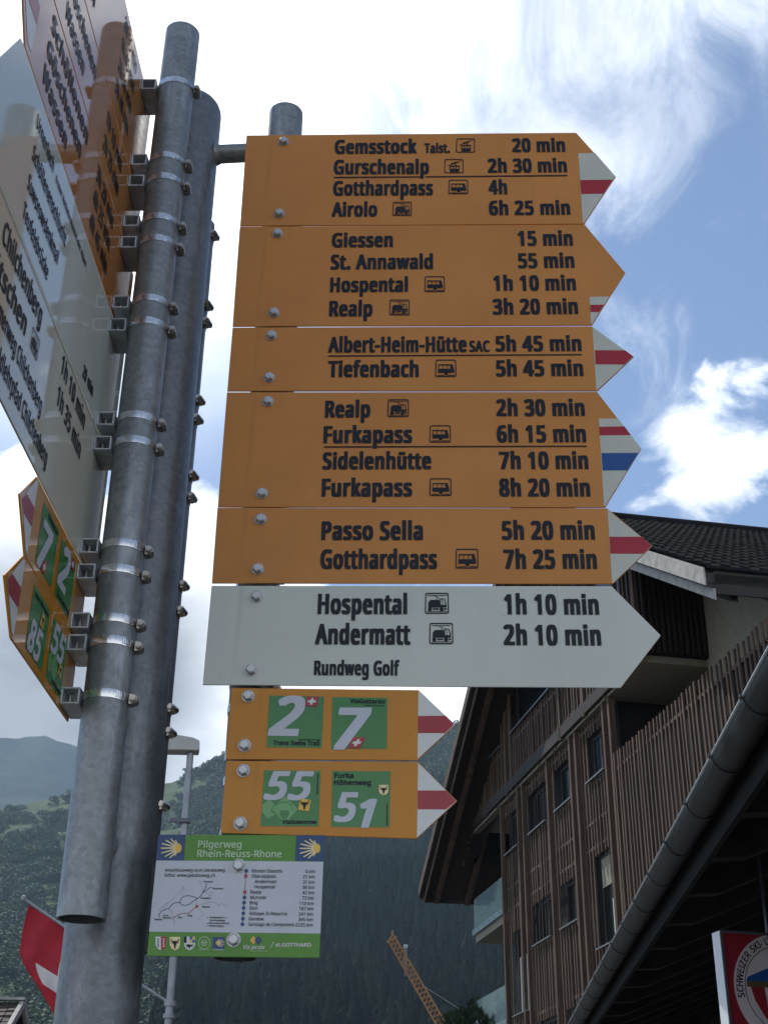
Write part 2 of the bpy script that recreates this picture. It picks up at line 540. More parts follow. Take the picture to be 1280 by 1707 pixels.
# ------------------------------------------------------------------ hardware shared by the signs
def bolt_mesh():
    m = MB()
    def cyl(r0, r1, y0, y1, n, rot=0.0):
        vs = []
        for r, y in ((r0, y0), (r1, y1)):
            for k in range(n):
                t = 2 * pi * k / n + rot; vs.append((r * cos(t), -y, r * sin(t)))
        m.add(vs, [(k, (k + 1) % n, n + (k + 1) % n, n + k) for k in range(n)] + [tuple(range(n)), tuple(range(2 * n - 1, n - 1, -1))])
    cyl(.0088, .0088, 0, .0014, 24); cyl(.0075, .0075, .0014, .0062, 6, .3); cyl(.0075, .0062, .0062, .0072, 6, .3); cyl(.0056, .005, .0072, .0078, 18)
    o = m.build('bolt', M['bolt']); me = o.data; bpy.data.objects.remove(o)
    return me


BOLT = bolt_mesh()


def bolt(parent, pl, px, py, h=0.0):
    o = link(bpy.data.objects.new('bolt', BOLT))
    o.parent = parent
    o.location = pl.pt(pl.uv(px, py), h) - ORG[parent.name]
    o.rotation_euler = (0, random.uniform(-.1, .1), math.atan2(pl.n.x, -pl.n.y))
    return o


def clamp(parent, c, r, facing, z, hook=None, block=True):
    """square profile against the board plus a band round the tube. c tube axis, facing unit vector tube -> board"""
    fx = Vector((facing[0], facing[1], 0)).normalized(); fy = Vector((-fx.y, fx.x, 0))
    c = Vector((c[0], c[1], 0))
    z = Vector((0, 0, z))
    if block:
        a0, a1, b, hh, t = r + 0.0012, r + .0262, .019, .0115, .0024
        k = MB()
        o = c + z; sgn = -1 if abs(fx.x) > .5 else 1
        for (u0, u1, w0, w1) in ((a0, a1, -hh, -hh + t), (a0, a1, hh - t, hh), (a0, a0 + t, -hh + t, hh - t), (a1 - t, a1, -hh + t, hh - t)):
            k.frame_box(o + fx * u0 + fy * sgn * -b + Vector((0, 0, w0)), fx * (u1 - u0), fy * sgn * (b + .043), Vector((0, 0, w1 - w0)))
        k.tube(o + fx * ((a0 + a1) / 2 + .004) + Vector((0, 0, -hh + t)), o + fx * ((a0 + a1) / 2 + .004) + Vector((0, 0, hh - t)), .0022, n=10)
        blk = k.build('clamp_block', M['galv_block'], parent, bevel=.0006)
    bd = MB(); rr = r + .0009; w = .0058
    bd.lathe(c + z, [(rr - .0006, -w), (rr, -w), (rr + .0005, 0), (rr, w), (rr - .0006, w)], 48)
    if hook is None: hook = 5.0
    t = R_(hook); d = Vector((cos(t), sin(t), 0)); e = Vector((-sin(t), cos(t), 0))
    # slotted tail of the band
    for i in range(7):
        ti = t - R_(24 + i * 5.2); di = Vector((cos(ti), sin(ti), 0)); ei = Vector((-sin(ti), cos(ti), 0))
        bd.frame_box(c + z + di * (rr + .0004) - ei * .0009 + Vector((0, 0, -w * .72)), di * .0009, ei * .0018, Vector((0, 0, w * 1.44)))
    band = bd.build('clamp_band', M['stainless'], parent, smooth=True)
    s = MB(); hc = c + z + d * (rr + .0055)
    s.frame_box(hc - d * .0055 - e * .008 + Vector((0, 0, -.0068)), d * .004, e * .016, Vector((0, 0, .0136)))
    s.tube(hc - e * .0085, hc + e * .0085, .0058, n=14)
    s.tube(hc - e * .0135, hc - e * .0085, .0046, .0052, n=8)
    s.tube(hc - e * .0148 + Vector((0, 0, .0)), hc - e * .0135, .0036, n=6)
    s.tube(hc + e * .0085, hc + e * .0125, .0034, n=10)
    s.build('clamp_screw', M['screw'], band, smooth=True)
    return band


# ------------------------------------------------------------------ the signpost
T_FRONT = (-.2195 * 1.66, 1.66); T_SIGN = (-.1045 * 1.75, 1.75); T_POST = (-.2005 * 1.765, 1.765); T_REAR = (-.3575, 1.96)
RT, RP = .0301, .0525


def hollow(mb, c, r, z0, z1, wall=.0032, n=48):
    mb.lathe((c[0], c[1], 0), [(r - wall, z0), (r, z0), (r, z1), (r - wall, z1), (r - wall, z0)], n)


def build_post():
    root = thing('signpost', 'round galvanised steel post with welded side tubes that carry the hiking signs', 'signpost', (T_POST[0], T_POST[1], 0))
    m = MB()
    prof = [(RP, 0), (RP, .8), (RP, 1.6), (RP, 2.2), (RP, 2.8), (RP, 3.348)]
    for k in range(1, 10):
        t = k / 9 * pi / 2; prof.append((max(RP * cos(t), .0004), 3.348 + RP * .80 * sin(t)))
    m.lathe((*T_POST, 0), prof, 64)
    m.build('post_tube', M['galv_dark'], root, smooth=True)
    for nm, c, z0, z1, mt in (('support_tube', T_FRONT, 1.917, 3.437, 'galv'), ('support_tube', T_SIGN, 1.888, 3.339, 'galv'), ('support_tube', T_REAR, 1.93, 3.26, 'galv_dark')):
        m = MB(); hollow(m, c, RT, z0, z1); m.build(nm, M[mt], root, smooth=True)
    for c, zs, r in ((T_FRONT, (2.02, 3.2), .017), (T_SIGN, (3.252,), .0165), (T_REAR, (2.05, 3.1), .017)):
        a = Vector((*T_POST, 0)); b = Vector((*c, 0)); d = (b - a).normalized()
        for z in zs:
            m = MB(); m.tube(a + d * (RP - .004) + Vector((0, 0, z)), b - d * (RT - .004) + Vector((0, 0, z)), r if z > 1.95 else .010, n=24)
            for q, rr in (((a + d * (RP + .001), 1.0), (b - d * (RT + .001), 1.0)) if z > 1.95 else ()):     # weld beads
                m.tube(q - d * .003 + Vector((0, 0, z)), q + d * .004 + Vector((0, 0, z)), r * 1.22, r * 1.05, n=18)
            m.build('welded_arm', M['galv'], root, smooth=True)
    m = MB(); m.lathe((*T_POST, 0), [(.12, 0), (.12, .012), (RP + .001, .012), (RP + .001, .03)], 40)
    m.build('base_plate', M['galv_dark'], root)
    # clamps of the signs on the far side: only their screws show past the post
    for y, x in ((390, 362), (507, 352), (535, 349), (665, 338), (697, 335), (790, 327), (826, 323), (973, 310), (1016, 306), (1180, 292), (1219, 288), (1342, 277)):
        p = hit(x - 3, y, Vector((0, 1.945, 0)), Vector((0, 1, 0)))
        clamp(root, T_REAR, RT, (-1, 0), p.z, hook=-14 + random.uniform(-4, 4), block=False)
    return root


# ------------------------------------------------------------------ signs facing the camera
a_ = R_(-2.3)
PS = Plane((-.1055 * 1.69, 1.69, 0), (cos(a_), sin(a_), 0), (sin(a_), -cos(a_), 0))


def board(pl, pts, mat, label, group, thick=.0028, uv=False, h0=0.0):
    q = [Vector(p) if uv else pl.uv(*p) for p in pts]
    lo = min(q, key=lambda w: w.y); base = pl.pt((q[0].x, lo.y), 0)
    root = thing('trail_sign', label, 'trail sign', base, group)
    m = MB(); m.prism([pl.pt(w, h0) for w in q], -pl.n * thick)
    o = m.build('panel', M[mat], root, bevel=.0007)
    return root


GF = 'trail signs facing the camera'
GL = 'trail signs seen edge-on at the left'


def arrow(root, pl, white, bars, corner=None):
    patch(pl, root, white, 'cream_film', 'arrow_patch', .0004)
    for mt, p in bars: patch(pl, root, p, mt, 'stripe', .0007)


def front_signs():
    S = PS
    def blocks(root, ys):
        for x, y in ys:
            bolt(root, S, x, y, 0)
            v = S.uv(x, y)
            clamp(root, T_SIGN, RT, (S.n.x, S.n.y), v.y, hook=35)

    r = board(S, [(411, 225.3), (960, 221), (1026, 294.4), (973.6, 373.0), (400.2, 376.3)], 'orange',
              'orange hiking sign topmost on the right, reading Gemsstock, Gurschenalp, Gotthardpass and Airolo', GF)
    for a in (("Gemsstock", 557.7, 256.3, 694.5, 255.3, 22.4), ("Talst.", 707, 255, 750, 254.7, 15.5), ("20 min", 853.6, 253.3, 942, 252.8, 22),
              ("Gurschenalp", 556, 290.2, 715, 289.7, 23), ("2h 30 min", 813, 287.6, 945, 286.8, 22.4), ("Gotthardpass", 555, 325.8, 721.8, 325.0, 23.5),
              ("4h", 814.3, 323.6, 845.4, 323.4, 23), ("Airolo", 552.8, 360.8, 628.8, 360.4, 23), ("6h 25 min", 814.8, 358.4, 950.4, 357.5, 23)): line(S, r, *a)
    pict(S, r, 'cable', 759.5, 231.2, 791, 254.7); pict(S, r, 'cable', 740, 265.6, 772, 289); pict(S, r, 'bus', 747, 300, 779.8, 324); pict(S, r, 'train', 654, 336.7, 686, 360.2)
    patch(S, r, [(556.6, 295.2), (702, 294.3), (702, 296.1), (556.6, 297.2)], 'black_print', 'underline', .0009)
    patch(S, r, [(708.5, 294.3), (945.2, 292), (945.2, 294), (708.5, 296.1)], 'black_print', 'underline', .0009)
    arrow(r, S, [(963.5, 255.9), (991.4, 255.3), (1025.3, 294.4), (973.2, 371.4), (971, 371.6)],
          [('red_film', [(966.5, 300.6), (1021, 299.8), (1005.3, 323.2), (968.4, 323.7)])])
    blocks(r, ((473, 237), (466, 357)))

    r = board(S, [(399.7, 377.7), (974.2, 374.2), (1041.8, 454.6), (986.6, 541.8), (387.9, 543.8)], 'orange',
              'orange hiking sign reading Giessen, St. Annawald, Hospental and Realp', GF)
    for a in (("Giessen", 552.8, 412, 654.8, 411.3, 23), ("15 min", 863.4, 409.5, 954.8, 409, 24), ("St. Annawald", 551, 448.8, 721.8, 447.8, 23.6),
              ("55 min", 863.4, 446.6, 957.5, 446, 24), ("Hospental", 550, 486.8, 680, 486, 23.6), ("1h 10 min", 822.4, 484.4, 960, 483.6, 24.5),
              ("Realp", 548.4, 527, 621, 526.6, 25), ("3h 20 min", 821.3, 524, 963.5, 523, 25)): line(S, r, *a)
    pict(S, r, 'bus', 707, 460.9, 741, 487); pict(S, r, 'train', 648.5, 499.7, 682.4, 526)
    arrow(r, S, [(982, 495), (1015.3, 494.4), (986.3, 540), (984.4, 540.6)], [('red_film', [(983.1, 508.5), (1006, 508.2), (998.3, 520.3), (983.6, 520.6)])])
    blocks(r, ((463, 390), (457, 522)))

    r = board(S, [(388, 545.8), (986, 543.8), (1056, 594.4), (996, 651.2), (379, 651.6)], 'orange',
              'short orange hiking sign reading Albert-Heim-Hütte and Tiefenbach, both 5h 45 min', GF)
    for a in (("Albert-Heim-Hütte", 547, 587.2, 778, 586.4, 25), ("SAC", 782, 586.5, 816.5, 586.3, 18), ("5h 45 min", 826, 585.5, 969.3, 584.8, 25),
              ("Tiefenbach", 546.4, 628.2, 698, 627.8, 26), ("5h 45 min", 826.7, 627, 972.3, 626.4, 26)): line(S, r, *a)
    pict(S, r, 'bus', 725, 599.8, 760, 628.7)
    patch(S, r, [(547, 592.8), (969.3, 590.6), (969.3, 592.5), (547, 594.9)], 'black_print', 'underline', .0009)
    arrow(r, S, [(986.8, 545.2), (1055.2, 594.4), (995.5, 649.8), (993.3, 649.8)], [('red_film', [(990.8, 584.2), (1041.6, 584.4), (1054.6, 594.4), (1040, 608), (992, 607.7)])])
    blocks(r, ((453, 560), (449, 630)))

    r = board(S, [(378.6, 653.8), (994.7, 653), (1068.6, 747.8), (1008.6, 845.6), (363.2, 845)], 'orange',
              'orange sign with red and blue arrow stripes reading Realp, Furkapass and Sidelenhütte', GF)
    for a in (("Realp", 541.5, 695.4, 617.3, 695.2, 27), ("2h 30 min", 827.3, 693.2, 974.7, 692.8, 27), ("Furkapass", 539, 738.2, 687, 737.8, 27.4),
              ("6h 15 min", 828, 737, 977, 736.6, 27.6), ("Sidelenhütte", 537.3, 781.8, 719, 781.4, 27.2), ("7h 10 min", 832, 781.5, 980.7, 781.2, 28),
              ("Furkapass", 536, 827, 687, 827, 28.7), ("8h 20 min", 832, 827, 983.7, 827, 28.7)): line(S, r, *a)
    pict(S, r, 'train', 645.6, 666, 681, 695.4); pict(S, r, 'bus', 715.4, 709.3, 751, 738); pict(S, r, 'bus', 715.4, 797.7, 752, 827)
    patch(S, r, [(540.3, 744.3), (977.7, 743.2), (977.7, 745.2), (540.3, 746.5)], 'black_print', 'underline', .0009)
    arrow(r, S, [(997.5, 698), (1029.6, 697.9), (1067.8, 747.8), (1008.3, 843.2), (1006, 843.4)],
          [('red_film', [(998.2, 711.7), (1040.2, 711.2), (1051, 725.5), (999.2, 726)]), ('blue_film', [(1002, 755.6), (1063.2, 755.2), (1045, 784.4), (1003.6, 784.6)])])
    blocks(r, ((447, 670), (437, 823)))

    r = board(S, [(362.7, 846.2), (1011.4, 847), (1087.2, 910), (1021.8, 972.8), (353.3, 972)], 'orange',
              'orange sign reading Passo Sella and Gotthardpass just above the white sign', GF)
    for a in (("Passo Sella", 535.5, 899.4, 705, 899.4, 30), ("5h 20 min", 836.3, 898.9, 991.5, 898.8, 30), ("Gotthardpass", 533.7, 947.5, 728.6, 947.5, 31), ("7h 25 min", 839.3, 947.5, 995, 947.5, 31)): line(S, r, *a)
    pict(S, r, 'bus', 758.7, 915, 796.6, 948)
    arrow(r, S, [(1012, 849.6), (1086.3, 910), (1021.6, 971.8), (1019.4, 972)], [('red_film', [(1015.3, 895), (1068, 895.1), (1085.6, 910), (1071.5, 923.4), (1016.8, 923.3)])])
    blocks(r, ((435, 866), (430, 949)))

    r = board(S, [(353, 976.3), (1019, 977), (1101, 1059.3), (1033.8, 1146.6), (338, 1141.4)], 'white_sign',
              'large white arrow sign reading Hospental, Andermatt and Rundweg Golf, below the orange signs', GF)
    for a in (("Hospental", 529.3, 1022.8, 678.6, 1023, 32.5), ("1h 10 min", 840.7, 1023.4, 998.5, 1024, 32.5), ("Andermatt", 525, 1073.4, 684, 1073.8, 33),
              ("2h 10 min", 839.4, 1074.6, 1002, 1075.4, 33), ("Rundweg Golf", 523.2, 1125, 665.8, 1125.6, 23.5)): line(S, r, *a)
    pict(S, r, 'train', 707.8, 988.6, 747.4, 1023.4); pict(S, r, 'train', 715, 1038.6, 754.7, 1074)
    blocks(r, ((428, 995), (419, 1117)))

    # route-number signs
    def square(root, corners, bg='green_film'):
        c = [S.uv(*p) for p in corners]; fm = quadmap(c)
        patch(S, root, c, bg, 'route_field', .0004, uv=True)
        return fm

    def ftext(root, fm, s, a0, a1, b, cap, style, mat, h=.0009, rot=False):
        p, q = fm(a0, b), fm(a1, b); up = fm(a0, b - cap) - p
        put_text(S, s, p, q, up, style, M[mat], root, h)

    def vtext(root, fm, s, a, b0, b1, cap):
        p, q = fm(a, b0), fm(a, b1); up = fm(a - cap, b0) - p
        put_text(S, s, p, q, up, 'semi', M['black_print'], root, .0009)

    def swiss(root, fm, x, y, w, hh, sh):
        g = lambda a, b: fm(x + a * w + (1 - b) * sh, y + b * hh)
        m = MB(); shape(m, S, g, rect(0, 0, 1, 1), .0011); m.build('cross_field', M['red_film'], root, fix=False)
        m = MB(); shape(m, S, g, [(.39, .17), (.61, .17), (.61, .39), (.83, .39), (.83, .61), (.61, .61), (.61, .83), (.39, .83), (.39, .61), (.17, .61), (.17, .39), (.39, .39)], .0014)
        m.build('cross', M['white_film'], root, fix=False)

    def bull(root, fm, x, y, w, hh, mat, shield):
        g = lambda a, b: fm(x + a * w, y + b * hh)
        if shield:
            m = MB(); shape(m, S, g, [(0, 0), (1, 0), (1, .62), (.85, .86), (.5, 1), (.15, .86), (0, .62)], .0011); m.build('shield', M[mat], root, fix=False)
        else:
            m = MB(); shape(m, S, g, [(.13, .0), (1, .12), (.87, 1), (0, .88)], .0011); m.build('shield', M[mat], root, fix=False)
        bull_head(S, root, g, .0014)

    r = board(S, [(386, 1146.6), (697.5, 1150.2), (759, 1208.4), (695.8, 1267.3), (376.3, 1265.6)], 'orange_pure',
              'small orange sign with green route squares 2 and 7, directly under the white sign', GF)
    fm = square(r, [(448.9, 1159.4), (540, 1161.2), (536.4, 1247), (444.4, 1245.7)])
    ftext(r, fm, "2", .012, .67, .755, .745, 'num', 'info_white'); swiss(r, fm, .66, .012, .22, .19, .03)
    ftext(r, fm, "Trans Swiss Trail", .12, .96, .955, .085, 'bold', 'black_print'); ftext(r, fm, "Wanderland Schweiz", .58, .96, .86, .028, 'semi', 'black_print')
    fm = square(r, [(554.4, 1162), (645.6, 1163.4), (644.7, 1248.4), (551.8, 1248.2)])
    ftext(r, fm, "7", .045, .72, .99, .78, 'num', 'info_white'); swiss(r, fm, .30, .785, .225, .205, .10)
    ftext(r, fm, "ViaGottardo", .32, .96, .115, .08, 'bold', 'black_print'); ftext(r, fm, "Wanderland Schweiz", .58, .95, .17, .026, 'semi', 'black_print')
    patch(S, r, [(697.4, 1151.4), (758, 1208.4), (695.7, 1265.2)], 'white_film', 'arrow_patch', .0004)
    patch(S, r, [(696.8, 1193.8), (742.8, 1193.3), (755, 1205), (755, 1210), (741.5, 1222.3), (696.6, 1222.2)], 'red_film', 'stripe', .0007)
    blocks(r, ((414, 1161), (408, 1243)))

    r = board(S, [(377.5, 1267.9), (696.9, 1270.2), (762, 1335.4), (694.6, 1398), (367.8, 1388.6)], 'orange_pure',
              'small orange sign with green route squares 55 and 51, lowest arrow on the right', GF)
    fm = square(r, [(440.8, 1284), (534.8, 1285.3), (531, 1377.8), (434.5, 1377.3)])
    m = MB()
    for d in ([(.39, .46), (.63, .70), (.42, .95), (.17, .70)], [(.13, .53), (.24, .64), (.15, .72), (.24, .80), (.11, .87), (.005, .74), (.005, .62)]): shape(m, S, fm, d, .0006)
    m.build('diamond_field', M['lightgreen_film'], r, fix=False)
    m = MB()
    hat = [(.17, .70), (.22, .62), (.33, .565), (.45, .57), (.52, .63), (.545, .70)]
    for i in range(len(hat) - 1):
        (x0, y0), (x1, y1) = hat[i], hat[i + 1]; shape(m, S, fm, [(x0, y0), (x1, y1), (x1 - .01, y1 + .02), (x0 + .01, y0 + .02)], .0009)
    shape(m, S, fm, [(.33, .72), (.47, .72), (.48, .78), (.46, .85), (.40, .88), (.35, .85), (.32, .78)], .0009)
    m.build('portrait_outline', M['green_film'], r, fix=False)
    ftext(r, fm, "55", .02, .88, .515, .50, 'num', 'info_white')
    ftext(r, fm, "ViaSuworow", .37, .965, .955, .07, 'bold', 'black_print'); vtext(r, fm, "Wanderland Schweiz", .965, .42, .05, .025)
    bull(r, fm, .635, .505, .215, .23, 'yellow_film', False)
    fm = square(r, [(553.6, 1285.3), (650.7, 1285.8), (649.2, 1379), (552.2, 1378.7)])
    ftext(r, fm, "5", .04, .46, .89, .505, 'num', 'info_white'); ftext(r, fm, "1", .49, .78, .995, .495, 'num', 'info_white')
    ftext(r, fm, "Furka", .04, .37, .125, .09, 'bold', 'black_print'); ftext(r, fm, "Höhenweg", .035, .67, .25, .085, 'bold', 'black_print'); vtext(r, fm, "Wanderland Schweiz", .965, .97, .58, .025)
    bull(r, fm, .81, .25, .16, .19, 'pale_yellow', True)
    patch(S, r, [(696.8, 1271.6), (760.6, 1335.4), (694.8, 1396.4)], 'white_film', 'arrow_patch', .0004)
    patch(S, r, [(696.2, 1318), (743.2, 1318), (760, 1335.4), (743, 1349.4), (696, 1349.2)], 'red_film', 'stripe', .0007)
    blocks(r, ((406, 1285), (401, 1373)))


def bull_head(pl, root, g, h):
    m = MB()
    shape(m, pl, g, [(.38, .30), (.62, .30), (.66, .42), (.58, .72), (.56, .84), (.44, .84), (.42, .72), (.34, .42)], h)
    for s in (1, -1):
        f = lambda a, b: g(.5 + s * (a - .5), b)
        shape(m, pl, f, [(.60, .30), (.74, .30), (.82, .22), (.80, .10), (.86, .14), (.89, .26), (.78, .37), (.63, .38)], h)
        shape(m, pl, f, [(.64, .40), (.80, .40), (.86, .44), (.74, .50), (.63, .47)], h)
    m.build('bull_head', M['black_print'], root, fix=False)
    m = MB(); shape(m, pl, g, [(.46, .84), (.54, .84), (.53, .92), (.47, .92)], h); m.build('nose_ring', M['red_film'], root, fix=False)


def info_board():
    P = Plane(PS.pt((0, 0), .0062), PS.d, PS.n)
    Z = lambda x, y: (240 + x * .25, 1370 + y * .25)
    U = lambda x, y: P.uv(*Z(x, y))
    tl, tr, br, bl = U(100, 85), U(1204, 88), U(1170, 908), U(20, 895)
    base = P.pt((U(600, 500).x, br.y), 0)
    r = thing('information_board', 'green and white pilgrim trail board headed Pilgerweg Rhein-Reuss-Rhone below the orange signs', 'information board', base)
    m = MB(); m.prism([P.pt(w, 0) for w in (tl, tr, br, bl)], -P.n * .0028); m.build('panel', M['lime_film'], r, bevel=.0006)
    patch(P, r, [Z(84, 258), Z(1196, 266), Z(1177, 745), Z(36, 733)], 'info_white', 'white_field', .0004)
    for q in ([(100, 86), (279, 86), (267, 258), (82, 258)], [(1017, 90), (1203, 90), (1196, 264), (1008, 261)]):
        patch(P, r, [Z(*w) for w in q], 'navy_film', 'shell_field', .0006)
    def shell(cx, cy, w, flip=1, sc=1.0):
        m = MB(); ends = [(-125, 0), (-118, -30), (-92, -52), (-58, -62), (-28, -52), (-122, 33), (-98, 57), (-66, 66), (-34, 52)]
        for ex, ey in ends:
            ex, ey = ex * sc * flip, ey * sc; ln = math.hypot(ex, ey); nx, ny = -ey / ln * w, ex / ln * w
            m.add([P.pt(U(cx + ex + nx, cy + ey + ny), .0009), P.pt(U(cx + ex - nx, cy + ey - ny), .0009), P.pt(U(cx - nx * 1.4, cy - ny * 1.4), .0009), P.pt(U(cx + nx * 1.4, cy + ny * 1.4), .0009)], [(0, 1, 2, 3)])
        m.build('shell_ray', M['pale_yellow'], r, fix=False)
        m = MB(); pts = []
        for k in range(16):
            t = 2 * pi * k / 16; rr = (30 if k % 2 else 25) * sc; pts.append((cx - 8 * flip * sc + rr * .8 * cos(t), cy + rr * 1.15 * sin(t)))
        shape(m, P, lambda a, b: U(a, b), pts, .0012); m.build('shell', M['yellow_film'], r, fix=False)
    shell(240, 176, 3.6); shell(1163, 178, 3.6)
    def T(s, x0, y0, x1, y1, cap, style='sans', mat='black_print'):
        a, b = U(x0, y0), U(x1, y1); t = U(x0, y0 - cap)
        put_text(P, s, a, b, (0, t.y - a.y), style, M[mat], r, .0009)
    T("Pilgerweg", 361, 172, 652, 174, 46, 'semi', 'lightgreen_print'); T("Rhein-Reuss-Rhone", 356, 234, 918, 238, 46, 'semi', 'lightgreen_print')
    T("Anschlussweg zum Jakobsweg", 141, 332, 541, 333, 21); T("Infos: www.jakobsweg.ch", 139, 366, 475, 368, 21)
    rows = [("Kloster Disentis", 721, 923, 338, "0 km", 1078), ("Oberalppass", 718, 880, 373, "21 km", 1060), ("Andermatt", 739, 885, 409, "31 km", 1060), ("Hospental", 738, 872, 444, "36 km", 1058),
            ("Realp", 711, 783, 479, "42 km", 1056), ("Münster", 709, 818, 515, "73 km", 1055), ("Brig", 706, 758, 551, "113 km", 1037), ("Sion", 703, 760, 586, "187 km", 1035),
            ("Abbaye St-Maurice", 701, 955, 622, "241 km", 1032), ("Genève", 699, 799, 658, "345 km", 1030), ("Santiago de Compostela", 696, 1000, 694, "2225 km", 1010)]
    for i, (s, x0, x1, y, d, dx) in enumerate(rows):
        T(s, x0, y, x1, y + (x1 - x0) * .008, 22); T(d, dx, y + 4, 1141 - i * 1.6, y + 5, 22)
    dots = [(684, 328, 'navy_film'), (680, 361, 'red_film'), (674, 469, 'red_film'), (672, 505, 'navy_film'), (669, 540, 'navy_film'), (666, 575, 'navy_film'), (664, 611, 'navy_film'), (661, 647, 'navy_film'), (658, 684, 'navy_film')]
    for i, (x, y, mt) in enumerate(dots):
        m = MB(); shape(m, P, U, circ(x, y, 12.5, 16), .0012); m.build('route_dot', M[mt], r, fix=False)
        if i:
            px, py, pm_ = dots[i - 1]
            patch(P, r, [Z(px - 2, py), Z(px + 2, py), Z(x + 2, y), Z(x - 2, y)], 'red_film' if i == 2 else 'navy_film', 'route_line', .0007)
    # the little map
    def way(pts, w, mat, name):
        m = MB()
        for (x0, y0), (x1, y1) in zip(pts, pts[1:]):
            ln = max(1e-6, math.hypot(x1 - x0, y1 - y0)); nx, ny = -(y1 - y0) / ln * w, (x1 - x0) / ln * w
            m.add([P.pt(U(*q), .0007) for q in ((x0 + nx, y0 + ny), (x0 - nx, y0 - ny), (x1 - nx, y1 - ny), (x1 + nx, y1 + ny))], [(0, 1, 2, 3)])
        m.build(name, M[mat], r, fix=False)
    way([(102, 640), (104, 618), (120, 595), (148, 584), (165, 580), (196, 546), (214, 538), (240, 540), (252, 510), (270, 496), (300, 493), (335, 500), (358, 514), (380, 495), (395, 470), (412, 440), (420, 412)], 2.4, 'navy_film', 'map_route')
    way([(240, 540), (258, 554), (280, 558), (308, 548), (330, 528), (358, 514)], 2.4, 'navy_film', 'map_route')
    way([(395, 470), (418, 458), (440, 440), (456, 436)], 2.0, 'navy_film', 'map_route'); way([(165, 580), (186, 592), (192, 620), (196, 640), (206, 662), (200, 684)], 2.0, 'grey_print', 'map_route')
    way([(196, 642), (225, 622), (258, 612), (300, 610), (325, 588), (354, 564)], 2.2, 'red_film', 'map_route')
    way([(354, 564), (385, 552), (425, 538), (470, 535), (500, 560), (520, 540), (545, 565), (560, 552)], 1.4, 'grey_print', 'map_route')
    way([(98, 592), (135, 560), (155, 540), (150, 565), (140, 582)], 1.3, 'grey_print', 'map_route'); way([(155, 552), (200, 505), (235, 470), (270, 428), (262, 460), (245, 500)], 1.3, 'grey_print', 'map_route')
    way([(420, 412), (392, 408), (368, 392), (385, 425), (392, 470)], 1.2, 'grey_print', 'map_route'); way([(354, 564), (345, 520), (358, 514)], 1.2, 'grey_print', 'map_route')
    way([(354, 564), (378, 590), (398, 625), (380, 635), (362, 655)], 1.2, 'grey_print', 'map_route'); way([(395, 470), (440, 478), (462, 466), (455, 494), (430, 490)], 1.2, 'grey_print', 'map_route')
    m = MB(); shape(m, P, U, circ(354, 564, 10, 14), .0010); m.build('map_dot', M['red_film'], r, fix=False)
    for s, x0, x1, y in (("Konstanz", 400, 460, 404), ("Rorschach", 460, 530, 450), ("Einsiedeln", 382, 448, 514), ("Disentis", 390, 442, 572), ("Brig", 292, 322, 630), ("Sion", 228, 256, 642), ("Saint-", 130, 168, 630), ("Maurice", 130, 184, 645), ("Genève", 72, 124, 656),
                         ("Jakobsweg Nr. 4", 440, 552, 643), ("Anschlusswege", 438, 542, 662), ("Rhein-Reuss-Rhone", 436, 570, 681), ("ViaFrancigena", 434, 534, 699)): T(s, x0, y, x1, y + 1, 11, 'semi')
    for y in (638, 676, 694): way([(421, y), (432, y)], 2, 'black_print', 'map_key')
    # crests and marks along the foot
    def crest(x0, x1, y0, y1, mat, name='crest'):
        g = lambda a, b: U(x0 + a * (x1 - x0), y0 + b * (y1 - y0))
        m = MB(); shape(m, P, g, [(0, 0), (1, 0), (.98, .62), (.82, .86), (.5, 1), (.18, .86), (.02, .62)], .0007); m.build(name, M[mat], r, fix=False)
        return g
    g = crest(79, 152, 766, 858, 'white_film')
    m = MB(); shape(m, P, g, [(.5, 0), (1, 0), (.98, .62), (.82, .86), (.5, 1)], .0009); m.build('crest_half', M['red_film'], r, fix=False)
    for mt, x in (('red_film', .25), ('white_film', .76)):
        m = MB()
        for y in (.2, .37, .54, .70): shape(m, P, g, circ(x, y, .075, 8, .8), .0012)
        m.build('crest_star', M[mt if mt == 'white_film' else 'black_print'], r, fix=False)
    g = crest(174, 244, 768, 858, 'pale_yellow'); bull_head(P, r, g, .0012)
    g = crest(268, 343, 766, 858, 'white_film')
    m = MB(); shape(m, P, g, rect(0.02, 0, .2, .46), .0010); shape(m, P, g, rect(.2, 0, .25, .46), .0010)
    shape(m, P, g, [(.12, .62), (.4, .54), (.6, .60), (.88, .52), (.72, .66), (.9, .74), (.6, .72), (.5, .92), (.42, .74), (.2, .82), (.33, .68)], .0010); m.build('crest_ibex', M['black_print'], r, fix=False)
    m = MB(); shape(m, P, g, rect(.52, 0, .74, .22), .0010); shape(m, P, g, rect(.76, .24, .97, .44), .0010); m.build('crest_quarter', M['blue_film'], r, fix=False)
    m = MB(); shape(m, P, g, rect(.76, .03, .96, .22), .0010); shape(m, P, g, rect(.53, .25, .74, .44), .0010); m.build('crest_quarter', M['yellow_film'], r, fix=False)
    m = MB(); ring(m, P, U, circ(404, 808, 40, 24, 1.08), circ(404, 808, 36, 24, 1.08), .0009); ring(m, P, U, circ(404, 808, 21, 20), circ(404, 808, 17, 20), .0009); shape(m, P, U, rect(390, 803, 418, 808), .0009); shape(m, P, U, rect(396, 796, 400, 820), .0009); shape(m, P, U, rect(408, 796, 412, 820), .0009)
    m.build('round_seal', M['lightgreen_print'], r, fix=False); T("vianova.ch", 366, 858, 438, 859, 9, 'semi', 'lightgreen_print')
    patch(P, r, [Z(462, 768), Z(540, 769), Z(538, 848), Z(459, 847)], 'navy_film', 'shell_field', .0006); shell(486, 808, 1.6, -1, .42)
    T("jakobsweg.ch", 462, 856, 534, 857, 9, 'semi', 'white_film')
